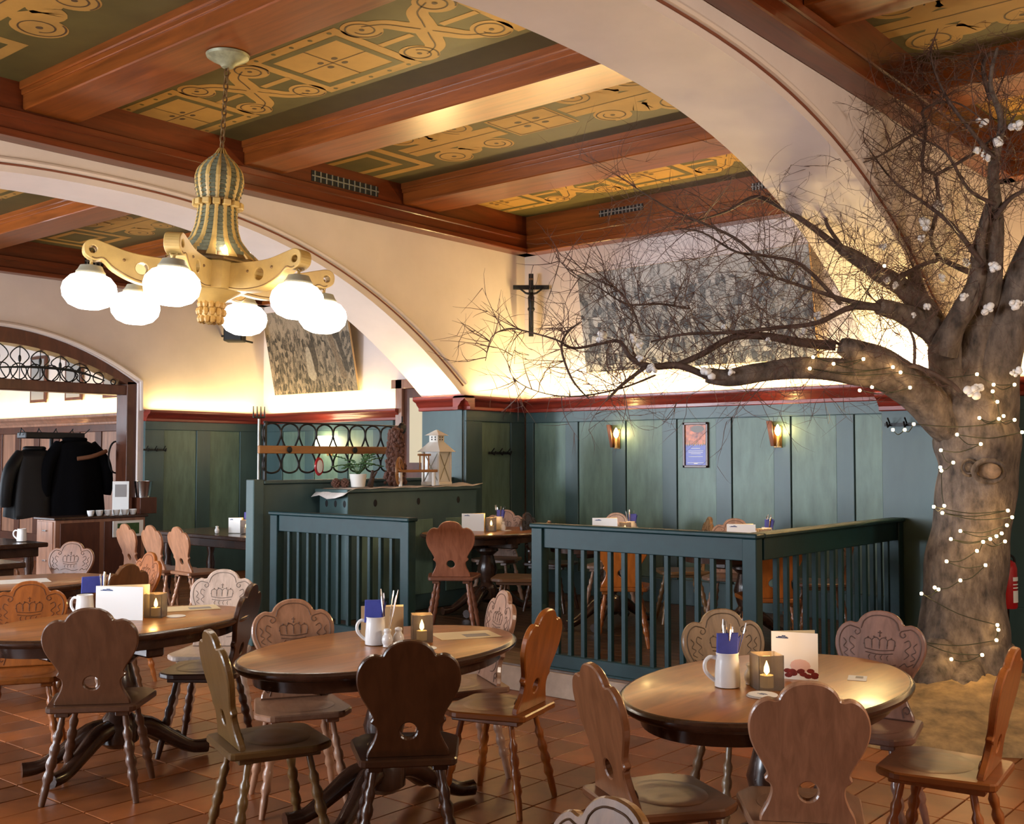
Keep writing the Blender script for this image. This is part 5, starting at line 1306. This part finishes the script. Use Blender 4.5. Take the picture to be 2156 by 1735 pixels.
coat('hanging_coat', -13.62, 7.30, .84, 1.84, .42, .28, .24, M['fabric'], 'bulky black coat at the right side of the coat stand', 2)
st = build('shoulder_strap', MB().tube(catmull([(-13.36, 7.20, 1.60), (-13.32, 7.38, 1.63), (-13.36, 7.60, 1.70)], 4), .028, 8), M['brownfab'], smooth=60); tag(st, 'brown strap across the bulky black coat', 'strap')
mrr = empty('round_mirror', (-13.44, 7.78, 1.62)); build('rim', MB().tube([(.0, .0 + .10 * math.cos(2 * PI * k / 24), .21 * math.sin(2 * PI * k / 24)) for k in range(24)], .012, 6, closed=True), M['iron'], mrr); tag(mrr, 'dark oval hoop hanging by the door jamb', 'hoop')
for (x, lb) in ((-15.9, 'wall lamp with warm shade left of the coats beyond the doorway'), (-14.0, 'wall lamp with orange glow right of the coats beyond the doorway')):
    w = empty('wall_sconce', (x, 8.37, 1.72)); build('shade', MB().lathe([(.05, -.10), (.09, .10), (.086, .10), (.046, -.10)], 14, (0, -.09, 0)), M['terracotta'], w, smooth=50); build('bulb', MB().ball((0, -.09, .03), .04, 10, 8), M['sconce_lit'], w); build('back_plate', MB().bbox(-.04, -.02, -.1, .04, 0, .08, .003), M['bronze'], w); tag(w, lb, 'wall lamp')
# fire extinguisher
fe = empty('fire_extinguisher', (-2.52, 8.93, .45)); fe.scale = (.86, .86, .86)
build('cylinder', MB().lathe([(.04, 0), (.085, .005), (.09, .02), (.09, .36), (.075, .41), (.035, .435), (.02, .44)], 24), M['red'], fe, smooth=45)
build('valve', MB().lathe([(.018, .44), (.018, .47), (.03, .475), (.03, .49)], 12), M['cream_paper'], fe); build('lever', MB().bbox(-.02, -.06, .48, .02, .05, .495, .003), M['cream_paper'], fe)
build('hose', MB().tube(catmull([(0, .03, .48), (.04, .09, .44), (.04, .105, .30), (.02, .10, .12)], 5), .011, 8), M['black'], fe); build('wall_bracket', MB().box(-.14, -.02, .15, -.08, .02, .2), M['iron'], fe)
V = []; Fs = []
def lab(z0, z1, m):
    mb = MB(); V = []; Fs = []
    for zz in (z0, z1):
        for k in range(7): w = R(-62 + 8 * k + 40 - 40 + 8); V.append((.0915 * math.cos(R(-40 + 9 * k)), .0915 * math.sin(R(-40 + 9 * k)), zz))
    for k in range(6): Fs.append((k, k + 1, 8 + k, 7 + k))
    build('label', mb.add(V, Fs), m, fe)
for (z0, z1) in ((.25, .285), (.215, .225), (.185, .195), (.06, .165)): lab(z0, z1, M['paper'])
tag(fe, 'red fire extinguisher on the dark panelling right of the trunk', 'fire extinguisher')
# ================================================================ tree with fairy lights
tr = empty('tree', at(2035, 1440, 7.15) * 1.0); tr.location.z = 0; TB0 = Vector(tr.location)
def loc(p): return Vector(p) - TB0
TRUNK = [(2012, 1505, 7.05, .40), (2022, 1440, 7.12, .335), (2030, 1360, 7.15, .285), (2032, 1240, 7.15, .248), (2046, 1120, 7.15, .238), (2060, 1000, 7.14, .245), (2056, 920, 7.12, .265), (2045, 850, 7.12, .25), (2040, 800, 7.12, .17), (2030, 775, 7.12, .08)]
def path(L, k=5):
    pts = catmull([at(x, y, d) for x, y, d, r in L], k); return pts, lerp_list([q[3] for q in L], k)
def barked(pts, rr, n, amp, seed):
    # tube with lobed, knotty cross-section
    mb = MB(); random.seed(seed); ph = [random.uniform(0, 6.28) for _ in range(5)]
    up = Vector((1, 0, 0)); V = []; N = len(pts)
    for i, p in enumerate(pts):
        a = pts[max(i - 1, 0)]; b = pts[min(i + 1, N - 1)]; t = (b - a).normalized()
        x = up - t * up.dot(t)
        if x.length < .05: x = t.orthogonal()
        x.normalize(); y = t.cross(x); up = x
        for k in range(n):
            w = 2 * PI * k / n
            f = 1 + amp * (.5 * math.sin(3 * w + ph[0] + i * .10) + .35 * math.sin(5 * w + ph[1] - i * .15) + .25 * math.sin(9 * w + ph[2] + i * .4)) + amp * .4 * math.sin(i * .9 + ph[3])
            V.append(loc(p + (x * math.cos(w) + y * math.sin(w)) * rr[i] * f))
    Fs = []
    for i in range(N - 1):
        for k in range(n): Fs.append((i * n + k, i * n + (k + 1) % n, (i + 1) * n + (k + 1) % n, (i + 1) * n + k))
    Fs += [tuple(range(n))[::-1], tuple((N - 1) * n + k for k in range(n))]
    return mb.add(V, Fs)
pts, rr = path(TRUNK, 6)
trunk = build('trunk', barked(pts, rr, 40, .075, 1), M['bark'], tr, smooth=80)
# root flares
for (x, y, d, r0, r1, px0, py0) in ((1945, 1500, 6.75, .13, .07, 1985, 1395), (2100, 1505, 6.85, .15, .09, 2075, 1400), (1905, 1468, 7.1, .11, .05, 1975, 1390), (2035, 1505, 6.6, .12, .06, 2030, 1420), (2150, 1470, 7.2, .12, .07, 2085, 1380)):
    p0 = at(px0, py0, 7.0); p2 = at(x, y, d); p2.z = .10; p1 = (p0 + p2) / 2 + Vector((0, 0, .02))
    build('root', barked(catmull([p0, p1, p2], 5), lerp_list([r0 * 1.3, r0, r1], 5), 14, .10, int(x)), M['bark'], tr, smooth=80)
M['scar'] = plain('branch_scar', (0.24, 0.155, 0.095), 0.85, var=0.4, vscale=18, bump=0.5)
# knot holes
for (x, y, d, r, sc_) in ((2082, 992, 6.87, .085, (1.15, .5, .8)), (2040, 985, 6.90, .05, (1, .5, 1)),):
    p = loc(at(x, y, d)); rg = []
    for k in range(16): rg.append(p + VR * (r * sc_[0] * math.cos(2 * PI * k / 16)) + Vector((0, 0, r * sc_[2] * math.sin(2 * PI * k / 16))))
    build('knot', MB().tube(rg, r * .20, 8, closed=True), M['bark'], tr, smooth=70)
    build('knot_scar', MB().ball(p + VF * .012, r * .9, 14, 8, sc=(1.05, .35, .72)), M['scar'] if x > 2060 else M['bark'], tr, smooth=70)
LIMBS = [
 [(2035, 935, 7.12, .12), (1975, 878, 7.05, .112), (1910, 820, 7.0, .10), (1850, 793, 6.95, .090), (1770, 780, 6.9, .076), (1680, 775, 6.9, .066), (1600, 784, 6.9, .060), (1535, 795, 6.9, .058), (1488, 790, 6.9, .046)],
 [(1980, 870, 7.05, .115), (1915, 800, 6.95, .095), (1860, 762, 6.9, .085), (1800, 738, 6.85, .072), (1768, 728, 6.85, .05)],
 [(2020, 850, 7.12, .19), (1998, 775, 7.12, .135), (1982, 712, 7.1, .10), (1930, 674, 7.05, .078), (1890, 656, 7.0, .062), (1850, 645, 6.95, .048)],
 [(1990, 725, 7.1, .09), (1955, 660, 7.15, .078), (1905, 608, 7.2, .066), (1850, 575, 7.2, .056), (1800, 542, 7.2, .046), (1770, 525, 7.2, .034)],
 [(1955, 672, 7.2, .06), (1933, 612, 7.25, .052), (1924, 565, 7.25, .040)],
 [(2040, 860, 7.1, .17), (2050, 775, 7.05, .115), (2062, 700, 7.0, .092), (2078, 630, 6.95, .080), (2090, 545, 6.9, .066), (2096, 450, 6.85, .045), (2090, 360, 6.7, .032), (2108, 260, 6.5, .020), (2085, 175, 6.35, .013), (2100, 100, 6.25, .008)],
 [(2085, 890, 7.1, .17), (2100, 800, 7.0, .135), (2116, 710, 6.95, .125), (2150, 615, 6.9, .12), (2190, 510, 6.8, .10), (2240, 410, 6.7, .08), (2280, 320, 6.55, .05), (2300, 230, 6.4, .025), (2330, 150, 6.3, .01)],
 [(1985, 745, 7.0, .095), (2004, 695, 6.95, .074), (2034, 642, 6.9, .068), (2057, 588, 6.9, .056), (2062, 510, 6.85, .036), (2085, 420, 6.8, .02)],
]
limb_pts = []
for i, L in enumerate(LIMBS):
    pts, rr = path(L, 5); limb_pts.append((pts, rr))
    build('limb', barked(pts, rr, 18, .09, 30 + i), M['bark'], tr, smooth=80)
BR = [
 [(1490, 793, 6.9, .022), (1430, 770, 6.9, .024), (1370, 772, 6.9, .022), (1330, 755, 6.9, .018), (1305, 720, 6.9, .012), (1270, 722, 6.9, .010), (1210, 733, 6.85, .008), (1170, 715, 6.8, .006), (1110, 698, 6.8, .005), (1070, 692, 6.8, .004), (1035, 710, 6.8, .003), (1022, 760, 6.8, .002)],
 [(1420, 772, 6.9, .02), (1480, 745, 6.95, .02), (1540, 712, 6.95, .022), (1610, 708, 7.0, .026), (1690, 722, 7.0, .03), (1760, 728, 6.95, .035)],
 [(1360, 772, 6.9, .014), (1310, 810, 6.85, .011), (1285, 835, 6.8, .008), (1275, 845, 6.8, .004)],
 [(1240, 840, 6.8, .004), (1205, 800, 6.8, .007), (1182, 735, 6.8, .008), (1195, 700, 6.85, .007), (1225, 677, 6.85, .004)],
 [(1380, 790, 6.9, .007), (1300, 820, 6.85, .006), (1200, 835, 6.8, .004), (1120, 820, 6.8, .003), (1075, 785, 6.8, .002), (1085, 730, 6.8, .0015)],
 [(1850, 647, 6.95, .03), (1790, 648, 6.95, .02), (1720, 680, 6.9, .016), (1640, 690, 6.9, .013), (1540, 700, 6.9, .011), (1440, 704, 6.9, .009), (1370, 720, 6.9, .006)],
 [(1850, 647, 6.95, .022), (1780, 632, 7.0, .016), (1710, 610, 7.0, .013), (1650, 590, 7.0, .010), (1590, 570, 7.0, .006)],
 [(1770, 525, 7.2, .026), (1710, 478, 7.2, .02), (1650, 440, 7.2, .017), (1590, 415, 7.2, .014), (1530, 445, 7.15, .008), (1450, 470, 7.1, .005)],
 [(1780, 530, 7.2, .016), (1740, 470, 7.15, .012), (1745, 440, 7.15, .010), (1715, 380, 7.1, .007), (1640, 390, 7.1, .004)],
 [(1770, 640, 7.0, .014), (1690, 560, 7.0, .013), (1620, 540, 7.05, .010), (1550, 530, 7.05, .008), (1480, 490, 7.0, .006), (1420, 480, 7.0, .004)],
 [(1640, 590, 7.0, .010), (1560, 510, 7.0, .010), (1480, 470, 7.0, .008), (1410, 440, 7.0, .005), (1330, 390, 7.0, .003)],
 [(1450, 650, 6.9, .007), (1390, 640, 6.9, .007), (1320, 640, 6.9, .006), (1260, 605, 6.9, .004), (1200, 570, 6.85, .003), (1170, 540, 6.85, .002)],
 [(1350, 700, 6.9, .009), (1330, 650, 6.9, .008), (1300, 610, 6.9, .006), (1240, 580, 6.9, .004), (1190, 530, 6.9, .002)],
 [(1880, 590, 7.2, .02), (1950, 555, 7.15, .017), (1975, 545, 7.1, .015), (1960, 500, 7.0, .013), (1975, 430, 6.9, .012), (1968, 370, 6.8, .012), (1942, 350, 6.75, .011), (1950, 270, 6.7, .010), (1945, 230, 6.6, .008), (2010, 215, 6.5, .006), (2080, 260, 6.4, .003)],
 [(1968, 370, 6.8, .012), (2040, 330, 6.7, .011), (2080, 300, 6.6, .009), (2110, 280, 6.5, .006), (2140, 240, 6.45, .003)],
 [(1950, 265, 6.7, .008), (1900, 300, 6.7, .006), (1850, 330, 6.7, .004), (1810, 345, 6.7, .003)],
 [(1980, 545, 7.1, .018), (2010, 560, 7.05, .02), (2050, 575, 7.0, .024), (2070, 560, 6.95, .03)],
 [(2120, 110, 6.4, .014), (2080, 115, 6.4, .014), (2070, 150, 6.45, .013), (2085, 210, 6.5, .014)],
 [(1880, 780, 6.9, .015), (1920, 770, 6.85, .016), (1960, 785, 6.8, .017), (2005, 810, 6.8, .016), (2020, 825, 6.8, .012)],
 [(2090, 330, 6.6, .016), (2040, 270, 6.5, .012), (1990, 200, 6.45, .009), (1960, 120, 6.4, .006), (1975, 60, 6.35, .003)],
 [(2070, 560, 6.85, .02), (2010, 480, 6.8, .015), (1950, 430, 6.8, .011), (1880, 380, 6.8, .007), (1820, 300, 6.8, .003)],
 [(2095, 430, 6.75, .016), (2040, 400, 6.7, .012), (1990, 320, 6.65, .008), (1930, 290, 6.65, .005)],
 [(2095, 460, 6.8, .02), (2125, 420, 6.75, .016), (2160, 400, 6.7, .012)],
 [(1925, 775, 6.85, .012), (1925, 720, 6.85, .010), (1912, 690, 6.85, .006)],
]
for i, L in enumerate(BR):
    pts, rr = path(L, 5); limb_pts.append((pts, rr))
    build('branch', MB().tube([loc(p) for p in pts], rr, 7), M['branch'], tr, smooth=70)
# fine twigs
random.seed(21); tw = MB(); ends = []
def twig(p0, d, L, r, lev):
    n = 5 if lev < 2 else 4; pts = [Vector(p0)]; d = Vector(d).normalized(); bend = Vector((random.uniform(-1, 1), random.uniform(-1, 1), random.uniform(-.7, .9))) * .16
    for i in range(n):
        d = (d + bend + Vector((random.uniform(-1, 1), random.uniform(-1, 1), random.uniform(-1, 1))) * .15).normalized(); p = pts[-1] + d * L / n
        if p.y > YW - .12: p.y = YW - .12
        if p.z > 4.0: p.z = 4.0
        pts.append(p)
    tw.tube([loc(p) for p in pts], [r * (1 - .75 * i / n) for i in range(n + 1)], 3, cap=False)
    if lev < 2:
        for k in range(random.randint(3, 5) if lev == 0 else random.randint(2, 3)):
            i = random.randint(1, n); a = VR * random.uniform(-1, 1) + Vector((0, 0, random.uniform(-1, 1))) + VF * random.uniform(-.5, .5)
            twig(pts[i], d * .7 + a, L * random.uniform(.45, .75), r * .62, lev + 1)
    else: ends.append(pts[-1])
for bi, (pts, rr) in enumerate(limb_pts):
    if bi < 8:
        if bi in (0, 1): cnt, lo = 22, .5
        elif bi in (5, 6, 7): cnt, lo = 22, .4
        else: cnt, lo = 24, .4
    else: cnt, lo = max(13, int(len(pts) * 1.0)), .10
    if bi in (8 + 18, 8 + 16, 8 + 23): cnt = 3
    for k in range(cnt):
        t = random.uniform(lo, 1.0); p = pts[min(int(t * (len(pts) - 1)), len(pts) - 1)]
        left = -1 if bi not in (5, 6, 15, 19, 22) else random.choice((-1, 1, 1))
        d = VR * (left * random.uniform(-.35, 1)) + Vector((0, 0, random.uniform(-.55, 1.0))) + VF * random.uniform(-.5, .45)
        far = p.dot(VR) < at(1300, 700, 6.9).dot(VR)
        twig(p, d, random.uniform(.22, .46) * (.75 if far else 1.15), random.uniform(.0028, .0042), 1 if far else 0)
o = build('twigs', tw, M['twig'], tr); o['kind'] = 'stuff'
tag(tr, 'bare indoor tree with thick trunk and spreading branches', 'tree')
# earth mound around the trunk
mc = at(2035, 1440, 7.0); V = []; Fs = []; n = 48; random.seed(2); rows = [(1.28, 0.0), (1.24, .05), (1.05, .09), (.85, .13), (.6, .19), (.4, .24), (.1, .28)]
for (r, z) in rows:
    for k in range(n):
        w = 2 * PI * k / n; f = 1 + .05 * math.sin(3 * w + 1) + .03 * math.sin(7 * w); rx = r * f * (.92)
        x, y = mc.x + rx * math.cos(w), mc.y + rx * math.sin(w); x = max(x, -2.98); y = min(y, PIER - .06)
        V.append((x, y, z + (random.uniform(-.012, .012) if z > .01 else 0)))
for i in range(len(rows) - 1):
    for k in range(n): Fs.append((i * n + k, i * n + (k + 1) % n, (i + 1) * n + (k + 1) % n, (i + 1) * n + k))
Fs.append(tuple((len(rows) - 1) * n + k for k in range(n)))
md = build('earth_mound', MB().add(V, Fs), M['mound'], smooth=60); tag(md, 'rough earth coloured mound around the tree foot', 'mound')
gv = MB(); random.seed(6)
for k in range(40):
    q = at(2062 + random.uniform(-14, 16), 1506 + random.uniform(-8, 8), 6.35); gv.ball((q.x, q.y, .07 + random.uniform(-.01, .03)), random.uniform(.012, .025), 6, 4)
o = build('white_pebbles', gv, M['cotton']); tag(o, 'patch of white gravel at the mound edge', 'gravel', None, 'stuff')
# fairy lights: cable runs with small glowing bulbs
BULBS = [(1712, 752), (1705, 776), (1755, 766), (1818, 756), (1880, 773), (1896, 784), (1810, 822), (1836, 815), (1916, 816), (1924, 893), (1905, 905), (2057, 788), (2092, 810), (2090, 824), (2100, 846), (2136, 810), (2062, 880), (2103, 882), (2113, 876), (2136, 884), (2015, 915), (2065, 935), (1981, 948), (2007, 974), (1980, 984), (1982, 991), (2152, 910), (1966, 1067), (1988, 1065), (1984, 1080), (2022, 1118), (2002, 1135), (2057, 1160), (2070, 1141), (2085, 1135), (2098, 1129), (2109, 1123), (2116, 1140), (2120, 1106), (2131, 1089), (2122, 1075), (1993, 1182), (2075, 1190), (2022, 1222), (1968, 1237), (1976, 1241), (1940, 1250), (2100, 1316), (2102, 1326), (2098, 1348), (2068, 1379), (2003, 1388), (1942, 1352), (1880, 905), (1862, 560)]
fl = empty('fairy_lights', tuple(TB0)); bulb_me = MB().ball((0, 0, 0), .0105, 10, 8).mesh('bulb', M['bulb'], 80)
P3 = []
allp = [(p, r) for (ps, rs) in ([path(TRUNK, 6)] + limb_pts[:8]) for p, r in zip(ps, rs)]
for (x, y) in BULBS:
    best = 6.82; q0 = at(x, y, 7.0)
    for p, r in allp:
        lat = abs((p - q0).dot(VR)); dz = abs(p.z - q0.z)
        if math.hypot(lat, dz if r < .2 else dz * 2.2) < r * 1.02:
            dpt = p.dot(VF) - math.sqrt(max(0, (r * 1.10) ** 2 - min(lat, r) ** 2)) - .03; best = min(best, dpt)
    q = at(x, y, best); P3.append(q)
    link('bulb', bulb_me, fl, q - TB0)
order = sorted(range(len(P3)), key=lambda i: -P3[i].z); wm = MB()
for a, b in zip(order, order[1:]):
    if (P3[a] - P3[b]).length > .75: continue
    m_ = (P3[a] + P3[b]) / 2 + Vector((0, 0, -.03)) + VF * .015
    wm.tube([q - TB0 for q in catmull([P3[a], m_, P3[b]], 4)], .0028, 4)
build('cable', wm, M['wire'], fl)
tag(fl, 'string of warm fairy lights wound around the tree trunk', 'string lights')
for i, q in enumerate([at(2030, 1150, 6.75), at(2085, 1080, 6.75), at(2050, 880, 6.7), at(1830, 800, 6.7), at(2030, 1370, 6.7)]): point('fairy_glow', q, .7, (1, .62, .25), .05)
# white cotton tufts caught in the twigs
TUFT = [(1262, 713, 6.88, 1.7), (1332, 712, 6.88, 1), (1346, 728, 6.88, 1.1), (1376, 775, 6.86, 1.8), (1347, 757, 6.88, 1), (1489, 788, 6.85, 1.7), (1540, 785, 6.82, 1), (1620, 715, 6.9, .9), (1972, 440, 6.85, 1.7), (1945, 472, 6.9, 1.6), (1942, 502, 6.9, 1.2), (1862, 520, 7.1, 1.2), (1870, 590, 7.1, 1), (1884, 600, 7.1, .9), (1888, 640, 7.0, 1.1), (1925, 665, 6.95, .9), (1950, 648, 6.95, 1.1), (1982, 585, 7.0, 1), (2032, 626, 6.85, 1.4), (2036, 555, 6.9, 1.2), (2091, 566, 6.75, 1.5), (2080, 650, 6.8, 1.5), (2134, 642, 6.7, 1.5), (2065, 258, 6.5, 1.5), (2106, 300, 6.5, 1.4), (2138, 262, 6.45, 1.6), (2056, 318, 6.6, 1.2), (2074, 322, 6.6, 1.2), (2075, 333, 6.6, 1), (2045, 828, 6.78, 1.8), (2060, 818, 6.78, 1.4), (2138, 785, 6.75, 1.5), (1525, 690, 6.9, .8), (1690, 700, 6.9, 1.2), (1720, 665, 6.9, 1.2), (2155, 640, 6.7, 1.2)]
random.seed(8)
tm = []
for s in range(4):
    mb = MB()
    for k in range(7): mb.ball((random.uniform(-.018, .018), random.uniform(-.014, .014), random.uniform(-.014, .014)), random.uniform(.008, .016), 7, 5)
    tm.append(mb.mesh('cotton_tuft', M['cotton'], 70))
for i, (x, y, d, s) in enumerate(TUFT):
    o = link('cotton_tuft', tm[i % 4], None, at(x, y, d), (random.uniform(0, 3), random.uniform(0, 3), 0), (s, s, s)); tag(o, 'small white cotton tuft caught on a tree twig', 'cotton tuft', 'cotton tufts in the tree')
